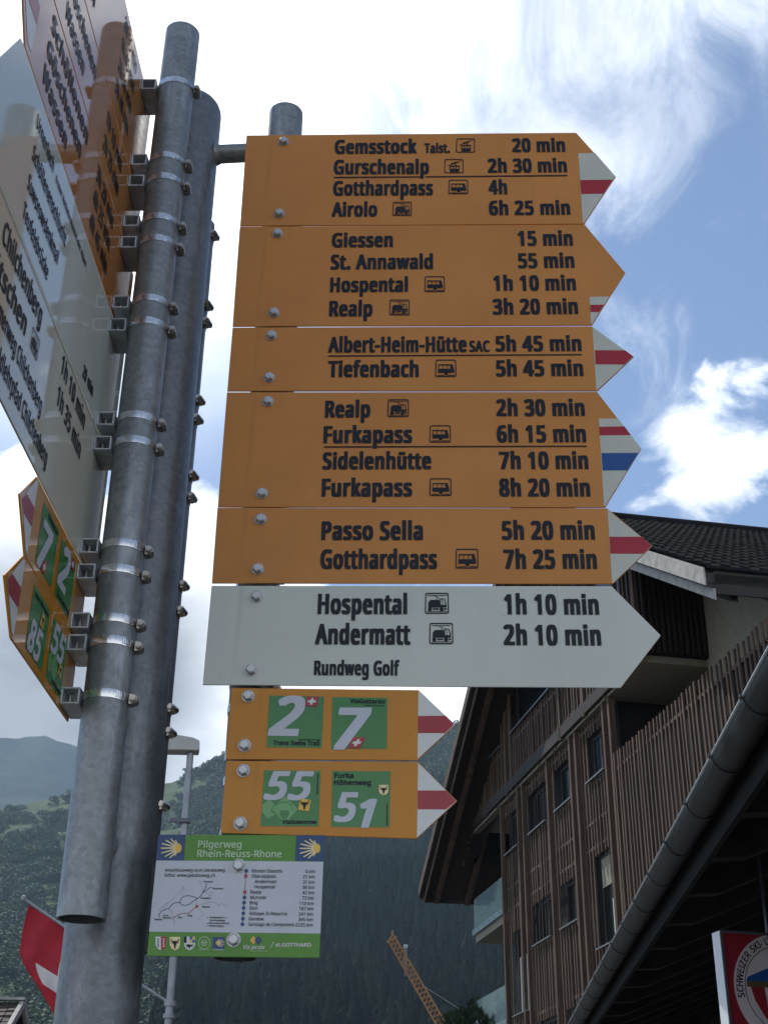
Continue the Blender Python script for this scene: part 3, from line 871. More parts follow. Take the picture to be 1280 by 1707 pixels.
    patch(P, r, [Z(730, 762), Z(755, 790), Z(730, 818), Z(707, 790)], 'yellow_film', 'diamond_mark', .0007); patch(P, r, [Z(763, 762), Z(790, 790), Z(762, 818), Z(737, 790)], 'navy_film', 'diamond_mark', .0009)
    T("Via Jacobi", 664, 848, 806, 850, 26, 'ital', 'white_film'); way([(712, 862), (825, 863)], 1.2, 'lightgreen_print', 'thin_rule')
    way([(846, 838), (866, 800)], 1.6, 'white_film', 'slash'); T("st.GOTTHARD", 878, 832, 1116, 834, 24, 'semi', 'white_film')
    for x, y in ((398, 1443.5), (390, 1567)): 
        bolt(r, P, x, y, 0)
        v = P.uv(x, y); clamp(r, T_SIGN, RT, (PS.n.x, PS.n.y), v.y, hook=35)


M['lightgreen_print'] = pm('pale_green_print', (0.42, 0.60, 0.36), 0.3, 0, 0.05, 20)


# ------------------------------------------------------------------ signs on the front tube, running towards the camera
b_ = R_(1.2)
PL = Plane((-.421, 1.655, 0), (sin(b_), cos(b_), 0), (cos(b_), -sin(b_), 0))


def left_signs():
    L = PL
    def blocks(root, ys):
        for x, y in ys:
            z = hit(x, y, Vector((0, T_FRONT[1] - RT, 0)), Vector((0, 1, 0))).z
            clamp(root, T_FRONT, RT, (-L.n.x, -L.n.y), z, hook=2 + random.uniform(-3, 3))
            bolt_uv(root, z)

    def bolt_uv(root, z):
        o = link(bpy.data.objects.new('bolt', BOLT)); o.parent = root
        o.location = L.pt((-.012, z), -.0028) - ORG[root.name]; o.rotation_euler = (0, 0, math.atan2(-L.n.x, L.n.y))

    def T(root, s, u0, u1, v, cap, style='thin', mat='black_print'): put_text(L, s, (u0, v), (u1, v), (0, cap), style, M[mat], root)

    def TP(root, s, p, q, cap, sub=None):
        a, b = L.uv(*p), L.uv(*q)
        if sub:                                            # a..b spans only the last word
            w = lambda t: max(k[0] for k in glyphs(t, 'thin')[0]) - min(k[0] for k in glyphs(t, 'thin')[0])
            a = b + (a - b) * (w(s) / w(sub))
        put_text(L, s, a, b, (0, cap), 'thin', M['black_print'], root)

    # three orange boards at the top, their tips beyond the picture
    def long_board(mat, v0, v1, u1, label, mid=None, shoulder=-.528):
        mid = (v0 + v1) / 2 if mid is None else mid
        return board(L, [(u1, v1), (u1, v0), (shoulder, v0), (shoulder - .058, mid), (shoulder, v1)], mat, label, GL, uv=True)

    r = long_board('orange_gloss', 3.1075, 3.322, .072, 'glossy orange sign topmost on the left, its upper edge running out of the picture')
    for i, (s, t) in enumerate((("Oberalppass", "3h 15 min"), ("Nätschen", "1h 45 min"), ("Gütsch", "2h 50 min"), ("Stöckli", "3h 40 min"))):
        v = 3.276 - i * .046; T(r, s, -.43, -.43 + .017 * len(s), v, .027); T(r, t, -.155, -.055, v, .027)
    blocks(r, ((289, 131), (279, 257)))
    r = long_board('orange_gloss', 2.9765, 3.104, .085, 'glossy orange sign second from the top on the left, mirroring the round tube')
    for i, (s, t) in enumerate((("Göschenen", "1h 10 min"), ("Wassen", "2h 25 min"))):
        v = 3.050 - i * .048; T(r, s, -.42, -.42 + .018 * len(s), v, .028); T(r, t, -.175, -.065, v, .028)
    blocks(r, ((272, 292), (266, 359)))
    r = long_board('orange_gloss', 2.8225, 2.9735, .094, 'glossy orange sign just above the white Urnerloch sign on the left')
    for i, (s, t) in enumerate((("Schöllenen", "3h 20 min"), ("Göschenen", "4h 25 min"), ("Wassen", "4h 45 min"))):
        v = 2.932 - i * .044; T(r, s, -.46, -.46 + .021 * len(s), v, .028); T(r, t, -.185, -.07, v, .028)
    patch(L, r, [(-.508, 2.835), (-.508, 2.962), (-.526, 2.962), (-.578, 2.898), (-.526, 2.835)], 'white_film', 'arrow_patch', .0004, uv=True)
    patch(L, r, [(-.508, 2.882), (-.508, 2.914), (-.563, 2.914), (-.577, 2.898), (-.563, 2.882)], 'red_film', 'stripe', .0007, uv=True)
    blocks(r, ((262, 395), (253, 495)))

    r = long_board('white_gloss', 2.6155, 2.8195, .098, 'glossy white sign reading Urnerloch, Schöllenenschlucht, Suworowdenkmal and Teufelsbrücke', shoulder=-.545)
    TP(r, "Urnerloch", (60, 208), (88, 288), .020); TP(r, "Erster Verkehrstunnel der Alpen", (92.5, 301), (142.5, 446), .0105)
    TP(r, "Schöllenenschlucht", (53, 262), (108, 412), .022); TP(r, "Suworowdenkmal", (45, 311), (95, 442), .022); TP(r, "Teufelsbrücke", (37, 358), (78, 468), .022)
    TP(r, "20 min", (137, 626), (153.5, 662), .0205)
    blocks(r, ((246, 533), (226, 690)))
    r = long_board('cream_sign', 2.4025, 2.6125, .088, 'glossy cream sign reading Chilchenberg and Nätschen with times 1h 10 min, 1h 35 min', shoulder=-.56)
    TP(r, "Chilchenberg", (3, 400), (67, 545), .030); TP(r, "Nätschen", (-24, 424), (41, 560), .030)
    TP(r, "Blumenweg Chilchenberg", (27, 600), (67, 692), .024, "Chilchenberg"); TP(r, "Waldlehrpfad Chilchenberg", (35, 692), (76, 779), .024, "Chilchenberg")
    TP(r, "1h 10 min", (101, 618), (139, 717), .028); TP(r, "1h 35 min", (94, 670), (132, 766), .028)
    q = [L.uv(*p) for p in ((55, 543), (67, 569), (61, 603), (49.6, 577))]; pictogram(L, r, 'train', q)
    patch(L, r, [(-.545, 2.608), (-.005, 2.608), (-.005, 2.6095), (-.545, 2.6095)], 'grey_print', 'edge_line', .0005, uv=True)
    blocks(r, ((223, 731), (200, 903)))

    def small(pts, label, sq, ys, mat='orange_pure_gloss'):
        r = board(L, pts, mat, label, GL)
        u = [L.uv(*p) for p in pts]
        return r
    def swiss_at(r, fm, x, y, w, hh, sh):
        g = lambda a, b: fm(x + a * w + (1 - b) * sh, y + b * hh)
        m = MB(); shape(m, L, g, rect(0, 0, 1, 1), .0011); m.build('cross_field', M['red_film'], r, fix=False)
        m = MB(); shape(m, L, g, [(.39, .17), (.61, .17), (.61, .39), (.83, .39), (.83, .61), (.61, .61), (.61, .83), (.39, .83), (.39, .61), (.17, .61), (.17, .39), (.39, .39)], .0014)
        m.build('cross', M['white_film'], r, fix=False)
    def F(r, fm, s, a0, a1, b, cap, style, mat):
        p, q = fm(a0, b), fm(a1, b); put_text(L, s, p, q, fm(a0, b - cap) - p, style, M[mat], r)

    def tip(r, sh_u, sh_l, tp, v0, v1):
        # white patch with a red bar in the arrow head; an orange rim stays round it
        mid = tp.y
        patch(L, r, [(sh_u + .006, v1 - .004), (sh_u - .003, v1 - .006), (tp.x + .010, mid), (sh_l - .003, v0 + .006), (sh_l + .006, v0 + .004)], 'white_film', 'arrow_patch', .0004, uv=True)
        k = .013
        patch(L, r, [(sh_u + .006, mid + k), (tp.x + .010 + .013, mid + k), (tp.x + .011, mid), (tp.x + .010 + .013, mid - k), (sh_l + .006, mid - k)], 'red_film', 'stripe', .0007, uv=True)

    # 7 and 2
    tp = L.uv(34, 822); su, sl = L.uv(63, 796), L.uv(43, 922)
    v1, v0 = 2.3985, 2.2905
    r = board(L, [(.047, v1), (.047, v0), (-.242, v0), (tp.x, (v0 + v1) / 2), (-.242, v1)], 'orange_pure_gloss', 'small orange sign with green squares 7 and 2 on the left, under the cream sign', GL, uv=True)
    tip(r, -.242, -.242, Vector((tp.x, (v0 + v1) / 2)), v0, v1)
    c = [(-.202, 2.385), (-.122, 2.385), (-.122, 2.303), (-.202, 2.303)]; fm = quadmap(c); patch(L, r, c, 'green_film', 'route_field', .0004, uv=True)
    F(r, fm, "7", .04, .72, .99, .78, 'num', 'info_white'); swiss_at(r, fm, .30, .785, .225, .205, .10); F(r, fm, "ViaGottardo", .32, .96, .115, .08, 'bold', 'black_print')
    c = [(-.103, 2.385), (-.023, 2.385), (-.023, 2.303), (-.103, 2.303)]; fm = quadmap(c); patch(L, r, c, 'green_film', 'route_field', .0004, uv=True)
    F(r, fm, "2", .012, .67, .755, .745, 'num', 'info_white'); swiss_at(r, fm, .66, .012, .22, .19, .03); F(r, fm, "Trans Swiss Trail", .12, .96, .955, .085, 'bold', 'black_print')
    blocks(r, ((195, 946), (185, 1028)))
    # 85 and 55
    tp = L.uv(9, 957); v1, v0 = 2.2885, 2.1825
    r = board(L, [(.045, v1), (.045, v0), (-.246, v0), (tp.x, (v0 + v1) / 2), (-.246, v1)], 'orange_pure_gloss', 'small orange sign with green squares 85 and 55, lowest on the left', GL, uv=True)
    tip(r, -.246, -.246, Vector((tp.x, (v0 + v1) / 2)), v0, v1)
    c = [(-.192, 2.276), (-.112, 2.276), (-.112, 2.194), (-.192, 2.194)]; fm = quadmap(c); patch(L, r, c, 'green_film', 'route_field', .0004, uv=True)
    F(r, fm, "85", .05, .80, .97, .50, 'num', 'info_white'); F(r, fm, "Urner Höhenweg", .10, .95, .14, .075, 'bold', 'black_print')
    g = lambda a, b: fm(.55 + a * .22, .20 + b * .24)
    m = MB(); shape(m, L, g, [(.13, 0), (1, .12), (.87, 1), (0, .88)], .0011); m.build('shield', M['yellow_film'], r, fix=False); bull_head(L, r, g, .0014)
    c = [(-.092, 2.276), (-.012, 2.276), (-.012, 2.194), (-.092, 2.194)]; fm = quadmap(c); patch(L, r, c, 'green_film', 'route_field', .0004, uv=True)
    m = MB()
    for d in ([(.39, .46), (.63, .70), (.42, .95), (.17, .70)], [(.13, .53), (.24, .64), (.15, .72), (.24, .80), (.11, .87), (.005, .74), (.005, .62)]): shape(m, L, fm, d, .0006)
    m.build('diamond_field', M['lightgreen_film'], r, fix=False)
    F(r, fm, "55", .02, .88, .515, .50, 'num', 'info_white'); F(r, fm, "ViaSuworow", .37, .965, .955, .07, 'bold', 'black_print')
    g = lambda a, b: fm(.635 + a * .215, .505 + b * .23)
    m = MB(); shape(m, L, g, [(.13, 0), (1, .12), (.87, 1), (0, .88)], .0011); m.build('shield', M['yellow_film'], r, fix=False); bull_head(L, r, g, .0014)
    blocks(r, ((179, 1065), (171, 1154)))


random.seed(9)

# ------------------------------------------------------------------ ground, hillside, far mountain
def interp(x, tab):
    xs = [t[0] for t in tab]; ys = [t[1] for t in tab]
    return np.interp(x, xs, ys)


E_HILL = [(-.9, .22), (-.6, .25), (-.292, .262), (-.234, .279), (-.161, .292), (-.121, .312), (0, .333), (.064, .341), (.308, .350), (.6, .33), (.9, .3)]
E_FAR = [(-.9, .28), (-.6, .30), (-.34, .308), (-.298, .3165), (-.285, .3165), (-.276, .3195), (-.264, .3205), (-.252, .317), (-.237, .3135), (-.2, .302), (-.161, .286), (0, .27), (.9, .24)]
_rng = np.random.default_rng(7)
_waves = [(_rng.uniform(-1, 1, 2), _rng.uniform(0, 6.28)) for _ in range(60)]


def fbm(x, y, wl, octs=5, seed=0):
    """cheap smooth relief: sums of plane waves with halving wavelength"""
    z = 0; amp = 1.0
    for o in range(octs):
        for j in range(4):
            d, p = _waves[(seed * 7 + o * 4 + j) % 60]
            n = math.hypot(*d) + 1e-6
            z = z + amp * np.sin((x * d[0] + y * d[1]) / n * 2 * pi / wl * (0.8 + .13 * j) + p)
        wl *= .5; amp *= .52
    return z / 5.0


R0, R1 = 300.0, 1500.0


def hill_h(x, y):
    r = np.hypot(x, y); t = x / np.maximum(y, 1.0)
    k = np.clip((r - R0) / (R1 - R0), 0, None)
    e = interp(t, E_HILL) * np.sqrt(1 + t * t)
    e = e / np.sqrt(1 + t * t)                        # tangent of elevation, seen from the square
    up = np.where(k < 1, k ** 0.62, 1 - (k - 1) * 0.55)
    env = np.clip(k * 3, 0, 1) * np.clip((1.02 - k) * 6, 0.12, 1)
    return r * e * up + env * (fbm(x, y, 520, 5, 1) * 22 * np.clip(k * 2, 0, 1)) - .3


def grid_object(name, ts, rs, hf, mat, kind):
    T, RR = np.meshgrid(ts, rs)
    A = np.arctan(T); X = RR * np.sin(A); Y = RR * np.cos(A)
    Z = hf(X, Y)
    n, m = len(ts), len(rs)
    me = bpy.data.meshes.new(name)
    i = np.arange((m - 1) * (n - 1)); r, c = i // (n - 1), i % (n - 1)
    f = np.stack([r * n + c, r * n + c + 1, (r + 1) * n + c + 1, (r + 1) * n + c], 1)
    me.from_pydata(np.stack([X.ravel(), Y.ravel(), Z.ravel()], 1).tolist(), [], f.tolist())
    me.polygons.foreach_set('use_smooth', [True] * len(me.polygons))
    me.materials.append(mat)
    o = link(bpy.data.objects.new(name, me)); o['kind'] = kind
    return o


M['meadow'] = pm('alpine_meadow', (0.026, 0.050, 0.020), 0.9, 0, .3, 0.02, 10, col2=(0.062, 0.098, 0.036), spec=0.1, lo=.38, hi=.62)
M['mountain'] = pm('far_slope', (0.012, 0.024, 0.016), 0.95, 0, .3, 0.010, 12, col2=(0.045, 0.058, 0.036), spec=0.05, lo=.4, hi=.64)
M['ground'] = pm('asphalt_ground', (0.05, 0.05, 0.052), 0.85, 0, .25, 1.2, 8, bump=.2, bscale=60)


def far_h(x, y):
    r = np.hypot(x, y); t = x / np.maximum(y, 1.0)
    k = (r - 2500) / 1150
    up = np.where(k < 1, .35 + .65 * np.clip(k, 0, 1) ** .8, 1 - (k - 1) * .6)
    return r * interp(t, E_FAR) * up + fbm(x, y, 900, 6, 3) * 55 * np.clip((1 - k) * 4, 0, 1) + fbm(x, y, 150, 3, 2) * 9


def build_land():
    m = MB(); m.add([(-4200, -900, 0), (4200, -900, 0), (4200, 4200, 0), (-4200, 4200, 0)], [(0, 1, 2, 3)])
    m.build('ground', M['ground'], kind='structure')
    h = grid_object('hillside', np.linspace(-.85, .85, 300), np.concatenate([np.linspace(R0, 1500, 220), np.linspace(1508, 1700, 16)]), hill_h, M['meadow'], 'structure')
    forest_floor(h)
    grid_object('mountain', np.linspace(-.85, .7, 300), np.linspace(2500, 3900, 140), far_h, M['mountain'], 'structure')


# trees of the wooded slope: one mass, thousands of crowns
def proto_conifer(rg):
    """a narrow spire of ragged skirts"""
    V, Fc = [], []
    lv, n = 9, 11
    for k in range(lv):
        z0 = .06 + .90 * k / lv; r = .155 * (1 - k / lv) ** .85 + .012; off = rg.uniform(0, 6.28)
        zt = z0 + .20 * (1 - .35 * k / lv); b = len(V)
        for j in range(n):
            t = off + 2 * pi * j / n; rr = r * (rg.uniform(.62, .85) if j % 2 else rg.uniform(.9, 1.25))
            V.append((math.cos(t) * rr, math.sin(t) * rr, z0 + (0.02 if j % 2 else -.02) + rg.uniform(-.012, .012)))
        for j in range(n):
            t = off + 2 * pi * j / n; V.append((math.cos(t) * r * .12, math.sin(t) * r * .12, min(zt, 1.0)))
        Fc += [(b + j, b + (j + 1) % n, b + n + (j + 1) % n, b + n + j) for j in range(n)]
    return np.array(V), np.array(Fc)


def proto_bush(rg):
    V, Fc = [], []
    lobes = [(rg.uniform(-.22, .22), rg.uniform(-.22, .22), rg.uniform(.3, .72), rg.uniform(.22, .36)) for _ in range(6)]
    for k in range(170):
        lx, ly, lz, lr = lobes[rg.integers(0, 6)]
        d = rg.normal(size=3); d /= np.linalg.norm(d); d[2] = abs(d[2]) * .9 - .15
        c = np.array([lx, ly, lz]) + d * lr * rg.uniform(.8, 1.08)
        nrm = d + rg.normal(size=3) * .5; nrm /= np.linalg.norm(nrm)
        a = np.cross(nrm, rg.normal(size=3)); a /= np.linalg.norm(a); q = np.cross(nrm, a); s = rg.uniform(.045, .085)
        b = len(V)
        V += [tuple(c + a * s), tuple(c + q * s * .8), tuple(c - a * s), tuple(c - q * s * .8)]
        Fc.append((b, b + 1, b + 2, b + 3))
    return np.array(V), np.array(Fc)


def scatter(name, protos, X, Y, Z, H, mat, tint, rg, sx=1.0):
    vs, fs, cs = [], [], []; base = 0
    which = rg.integers(0, len(protos), len(X)); ang = rg.uniform(0, 6.28, len(X))
    for i in range(len(X)):
        v, f = protos[which[i]]
        c, s = math.cos(ang[i]), math.sin(ang[i]); h = H[i]
        w = h * sx
        p = np.stack([(v[:, 0] * c - v[:, 1] * s) * w + X[i], (v[:, 0] * s + v[:, 1] * c) * w + Y[i], v[:, 2] * h + Z[i]], 1)
        vs.append(p); fs.append(f + base); cs.append(np.full(len(v), tint[i])); base += len(v)
    vs = np.concatenate(vs).astype(np.float32); fs = np.concatenate(fs).astype(np.int32); cs = np.concatenate(cs).astype(np.float32)
    me = bpy.data.meshes.new(name)
    me.vertices.add(len(vs)); me.vertices.foreach_set('co', vs.ravel())
    me.loops.add(fs.size); me.loops.foreach_set('vertex_index', fs.ravel())
    me.polygons.add(len(fs)); me.polygons.foreach_set('loop_start', np.arange(0, fs.size, 4, dtype=np.int32))
    at = me.attributes.new('tint', 'FLOAT', 'POINT'); at.data.foreach_set('value', cs)
    me.update(calc_edges=True); me.validate()
    me.materials.append(mat)
    o = link(bpy.data.objects.new(name, me)); o['kind'] = 'stuff'
    return o


def foliage(name, c1, c2):
    """leaf colour differs from tree to tree"""
    m = bpy.data.materials.new(name); m.use_nodes = True
    nt = m.node_tree; b = nt.nodes['Principled BSDF']
    at = nt.nodes.new('ShaderNodeAttribute'); at.attribute_name = 'tint'
    mx = nt.nodes.new('ShaderNodeMix'); mx.data_type = 'RGBA'
    mx.inputs[6].default_value = (*c1, 1); mx.inputs[7].default_value = (*c2, 1)
    nt.links.new(at.outputs['Fac'], mx.inputs[0]); nt.links.new(mx.outputs[2], b.inputs['Base Color'])
    b.inputs['Roughness'].default_value = .75; b.inputs['Specular IOR Level'].default_value = .25
    return m


M['conifer'] = foliage('conifer_needles', (0.005, 0.012, 0.008), (0.013, 0.026, 0.014))
M['conifer'].node_tree.nodes['Principled BSDF'].inputs['Specular IOR Level'].default_value = 0.03
M['conifer'].node_tree.nodes['Principled BSDF'].inputs['Roughness'].default_value = 1.0
M['broadleaf'] = foliage('broadleaf_leaves', (0.018, 0.044, 0.016), (0.044, 0.082, 0.026))


def find_hut():
    d = ray(676, 1577)
    for r in range(320, 1400, 2):
        k = r / math.hypot(d.x, d.y); x, y, z = d.x * k, d.y * k, 1.6 + d.z * k
        if hill_h(np.array([x]), np.array([y]))[0] > z - 14: return Vector((x, y, z))


HUT = find_hut()


E_WOOD = [(-.36, .02), (-.21, .05), (-.165, .16), (-.13, .42), (-.06, .62), (0.08, .80), (.3, .9)]


def forest_floor(o):
    """dark needle litter where the conifers stand, meadow elsewhere"""
    me = o.data; n = len(me.vertices); co = np.empty(n * 3, np.float32); me.vertices.foreach_get('co', co); co = co.reshape(-1, 3)
    x, y = co[:, 0].astype(float), co[:, 1].astype(float); r = np.hypot(x, y); k = (r - R0) / (R1 - R0)
    w = np.clip((interp(x / np.maximum(y, 1), E_WOOD) - k - fbm(x, y, 260, 3, 5) * .10) * 25 + .5, 0, 1)
    at = me.attributes.new('wood', 'FLOAT', 'POINT'); at.data.foreach_set('value', w.astype(np.float32))
    nt = M['meadow'].node_tree; b = nt.nodes['Principled BSDF']; old = b.inputs['Base Color'].links[0].from_socket
    an = nt.nodes.new('ShaderNodeAttribute'); an.attribute_name = 'wood'
    mx = nt.nodes.new('ShaderNodeMix'); mx.data_type = 'RGBA'; nt.links.new(an.outputs['Fac'], mx.inputs[0]); nt.links.new(old, mx.inputs[6])
    mx.inputs[7].default_value = (0.008, 0.011, 0.007, 1); nt.links.new(mx.outputs[2], b.inputs['Base Color'])


def build_forest():
    rg = np.random.default_rng(11)
    con = [proto_conifer(rg) for _ in range(5)]; bus = [proto_bush(rg) for _ in range(6)]
    n = 34000
    t = rg.uniform(-.36, .30, n); r = np.sqrt(rg.uniform(420 ** 2, 1530 ** 2, n))
    a = np.arctan(t); X = r * np.sin(a); Y = r * np.cos(a)
    Z = hill_h(X, Y)
    k = (r - R0) / (R1 - R0)
    # conifers fill the lower slope ahead; scrub and meadow the slope to the left and up high
    m = fbm(X, Y, 260, 3, 5)
    edge = interp(t, E_WOOD)
    hy = HUT.y; clear = (np.abs(t - HUT.x / HUT.y) < .007) & (Y < hy + 12) & (Y > hy - 180)
    is_con = (k + m * .10) < edge
    # a clear ride of meadow on the left slope
    open_ = np.clip((k - .62) * 3.2, 0, .82) * (t < -.15) + (fbm(X, Y, 150, 3, 2) > .02) * (t < -.10) * .85 + (k > .97) * .6
    keep = (rg.uniform(0, 1, n) > open_) & ~clear
    ic = is_con & keep; ib = (~is_con) & keep
    tint = np.clip(.5 + .42 * rg.normal(size=n) + .35 * m, 0, 1)
    Hc = rg.uniform(17, 32, n); Hb = rg.uniform(6, 14, n)
    ic &= rg.uniform(0, 1, n) < .9
    mixed = ic & (rg.uniform(0, 1, n) < np.where(k < .28, .30, .07))
    ic &= ~mixed; ib |= mixed
    scatter('conifer_forest', con, X[ic], Y[ic], Z[ic] - .5, Hc[ic], M['conifer'], tint[ic], rg, 1.3)
    scatter('slope_scrub', bus, X[ib], Y[ib], Z[ib] - 1.2, Hb[ib], M['broadleaf'], tint[ib], rg, 1.25)


build_land()
build_forest()

# ------------------------------------------------------------------ the timber house
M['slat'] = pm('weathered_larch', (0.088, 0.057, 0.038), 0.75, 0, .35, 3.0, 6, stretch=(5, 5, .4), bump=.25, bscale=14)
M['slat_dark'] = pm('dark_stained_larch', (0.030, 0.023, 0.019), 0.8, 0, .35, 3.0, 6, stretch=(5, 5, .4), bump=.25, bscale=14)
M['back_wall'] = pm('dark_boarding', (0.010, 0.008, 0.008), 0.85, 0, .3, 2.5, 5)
M['render'] = pm('grey_beige_render', (0.27, 0.25, 0.19), 0.9, 0, .08, 6, 6, bump=.15, bscale=90)
M['tile'] = None
M['glass_dark'] = pm('dark_window_glass', (0.008, 0.010, 0.012), 0.16, 0, .1, 2, spec=.25)
M['rail'] = pm('rail_metal', (0.26, 0.26, 0.26), 0.4, .6, .1, 20)
M['fascia'] = pm('pale_fascia_board', (0.36, 0.35, 0.32), 0.8, 0, .22, 5, 6, bump=.2, bscale=20)
M['fascia_dark'] = pm('dark_fascia_board', (0.035, 0.03, 0.027), 0.75, 0, .2, 5, 6)
M['rafter'] = pm('rafter_wood', (0.085, 0.06, 0.042), 0.8, 0, .3, 2, 6, stretch=(1, 1, 4))


def tile_mat():
    """dark interlocking tiles: courses across, ribs down the slope (object axes: x along the ridge, y down the slope)"""
    m = pm('dark_roof_tiles', (0.015, 0.016, 0.018), 0.85, 0, .35, 1.6, 6, spec=.12)
    return m


M['tile'] = tile_mat()
_ab = R_(-10.5)
BF = Vector((sin(_ab), cos(_ab), 0)); BR = Vector((cos(_ab), -sin(_ab), 0)); BP = Vector((8.94 - .185 * 17.4, 17.4, 0))


def bp(s, q, z): return BP + BF * s + BR * q + Vector((0, 0, z))


APEX_S, APEX_Z, NEAR_S, FAR_S = 9.75, 16.05, .2, 20.0
NEAR_Z, FAR_Z = 10.05, 9.62


def roof_z(s):
    return APEX_Z - (APEX_S - s) * (APEX_Z - NEAR_Z) / (APEX_S - NEAR_S) if s < APEX_S else APEX_Z - (s - APEX_S) * (APEX_Z - FAR_Z) / (FAR_S - APEX_S)


def fb(mb, s0, s1, q0, q1, z0, z1):
    mb.frame_box(bp(s0, q0, z0), BF * (s1 - s0), BR * (q1 - q0), (0, 0, z1 - z0))


def slats(s0, s1, q, zlo, zhi, step, openings=(), w=.058, d=.034, battens=()):
    mb = MB()
    for z in battens: fb(mb, s0, s1, q - .016, q + .02, z, z + .06)
    n = int((s1 - s0) / step)
    for i in range(n + 1):
        s = s0 + (s1 - s0) * i / n
        top = zhi(s) if callable(zhi) else zhi
        bot = (zlo(s) if callable(zlo) else zlo) - random.uniform(0, .10)
        segs = [(bot, top)]
        for a, b, c, e in openings:
            if a - w < s < b + w:
                ns = []
                for u, v in segs:
                    if c > u: ns.append((u, min(v, c)))
                    if e < v: ns.append((max(u, e), v))
                segs = [g for g in ns if g[1] - g[0] > .03]
        for u, v in segs:
            jq = random.uniform(-.012, .012); ww = w * random.uniform(.8, 1.15)
            fb(mb, s - ww / 2, s + ww / 2, q - d + jq, q + jq, u, v)
    return mb


def build_house():
    root = thing('timber_house', 'tall timber house with brown vertical slats and dark tiled gable roof behind the signs', 'house', bp(8, 3, 0))
    UNDER = lambda s: roof_z(s) - .50
    # bodies
    def body(name, s0, s1, q0, q1, z0, mat, ztop=None):
        m = MB(); ss = [s0] + ([APEX_S] if s0 < APEX_S < s1 else []) + [s1]
        top = [bp(s, q0, (ztop if ztop else UNDER(s))) for s in ss]
        pts = [bp(s0, q0, z0)] + top + [bp(s1, q0, z0)]
        m.prism(pts, BR * (q1 - q0)); return m.build(name, mat, root)
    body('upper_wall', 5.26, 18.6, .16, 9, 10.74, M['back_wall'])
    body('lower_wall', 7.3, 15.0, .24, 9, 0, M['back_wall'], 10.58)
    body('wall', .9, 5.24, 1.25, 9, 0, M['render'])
    m = MB(); fb(m, 5.24, 18.72, -.02, 8, 10.60, 10.735); m.build('soffit', M['render'], root)
    m = MB(); fb(m, 5.1, 18.78, -.10, -.022, 10.66, 10.90); m.build('floor_edge', M['fascia_dark'], root)
    m = MB(); fb(m, .6, 7.28, .06, 1.24, 8.15, 8.36); m.build('balcony_floor', M['render'], root)
    m = MB(); fb(m, 7.30, 15.0, 1.0, 8.5, 10.585, 10.597); m.build('wall_plate', M['render'], root)
    # dark slatted end of the upper storey, facing the square
    m = MB(); fb(m, 5.17, 5.255, -.02, 1.42, 10.74, 13.0); m.build('end_wall', M['back_wall'], root)
    m = MB()
    for i in range(13):
        q = .02 + i * .112; fb(m, 5.10, 5.168, q, q + .06, 10.76, 12.95)
    for z in (11.0, 11.75, 12.5): fb(m, 5.085, 5.10, 1.30, 1.52, z, z + .06)
    m.build('shutter_slats', M['slat_dark'], root)
    m = MB(); fb(m, 4.9, 9, 1.42, 9, 12.3, 12.34); m.build('inner_ceiling', M['render'], root)
    # upper storey screen
    op_u = [(14.75, 16.0, 12.0, 13.1), (6.3, 13.75, 12.0, 13.6)]
    slats(5.2, 18.72, -.02, 10.70, lambda s: min(UNDER(s) + .1, 15.2), .20, op_u, battens=(10.95, 11.8)).build('slat_screen', M['slat'], root)
    for s in (5.25, 6.25, 8.4, 9.95, 13.8, 14.25, 16.25, 18.7):
        m = MB(); fb(m, s - .05, s + .05, -.10, -.05, 10.62, min(UNDER(s), 15.0)); m.build('screen_post', M['slat'], root)
    # lower storeys: slats with window openings
    cols = [(7.72, 8.72), (9.75, 10.88), (11.62, 12.85), (13.8, 14.9)]
    ops = []
    for a, b in cols:
        ops += [(a, b, 9.32, 10.24), (a, b, 6.86, 7.76), (a, b, 4.4, 5.3)]
    ops[-3 + 1] = (13.55, 14.62, 5.62, 7.46)
    ops[1] = (7.6, 8.72, 6.1, 7.84)
    slats(7.1, 15.12, .08, 2.5, 10.55, .185, ops, battens=(10.42, 8.5, 8.0, 5.45, 3.0)).build('slat_screen', M['slat'], root)
    for s in (7.15, 7.5, 9.25, 9.62, 11.25, 13.2, 13.62, 15.08):
        m = MB(); fb(m, s - .05, s + .05, -.03, .05, 2.5, 10.58); m.build('screen_post', M['slat'], root)
    # near balcony: one tall slatted parapet
    slats(.45, 7.05, .02, 2.5, lambda s: 9.42 + random.uniform(-.02, .02), .165, w=.058, battens=(3.0, 9.1)).build('slat_screen', M['slat'], root)
    m = MB(); fb(m, .45, 7.05, .045, .075, 2.5, 9.2); m.build('parapet_lining', M['back_wall'], root)
    for i, (a, b, c, e) in enumerate(op_u + ops):
        q = .13 if i < 2 else .20
        fr = MB()
        f = .05
        for (x0, x1, z0, z1) in ((a, b, c, c + f), (a, b, e - f, e), (a, a + f, c + f, e - f), (b - f, b, c + f, e - f), ((a + b) / 2 - .03, (a + b) / 2 + .03, c + f, e - f)):
            fb(fr, x0, x1, q - .015, q + .035, z0, z1)
        w = fr.build('window', M['fascia_dark'], root)
        g = MB(); fb(g, a, b, q + .004, q + .012, c, e); g.build('pane', M['glass_dark'], w)
        r = MB(); fb(r, a - .04, b + .04, -.12 if i < 2 else -.02, -.075 if i < 2 else .03, c - .005, c + .025); r.build('rail', M['rail'], w)
    # tall bright window at the far corner, and bars in two windows
    m = MB()
    for k in range(4):
        s = 13.72 + k * .26; fb(m, s, s + .05, .135, .16, 5.62, 7.46)
    m.build('window_bars', M['slat_dark'], root)
    m = MB(); fb(m, 13.62, 14.55, .17, .176, 5.68, 6.9); m.build('sky_reflection', M['white_film'], root)  # white sheet before the pane, painted as the sky's reflection in it
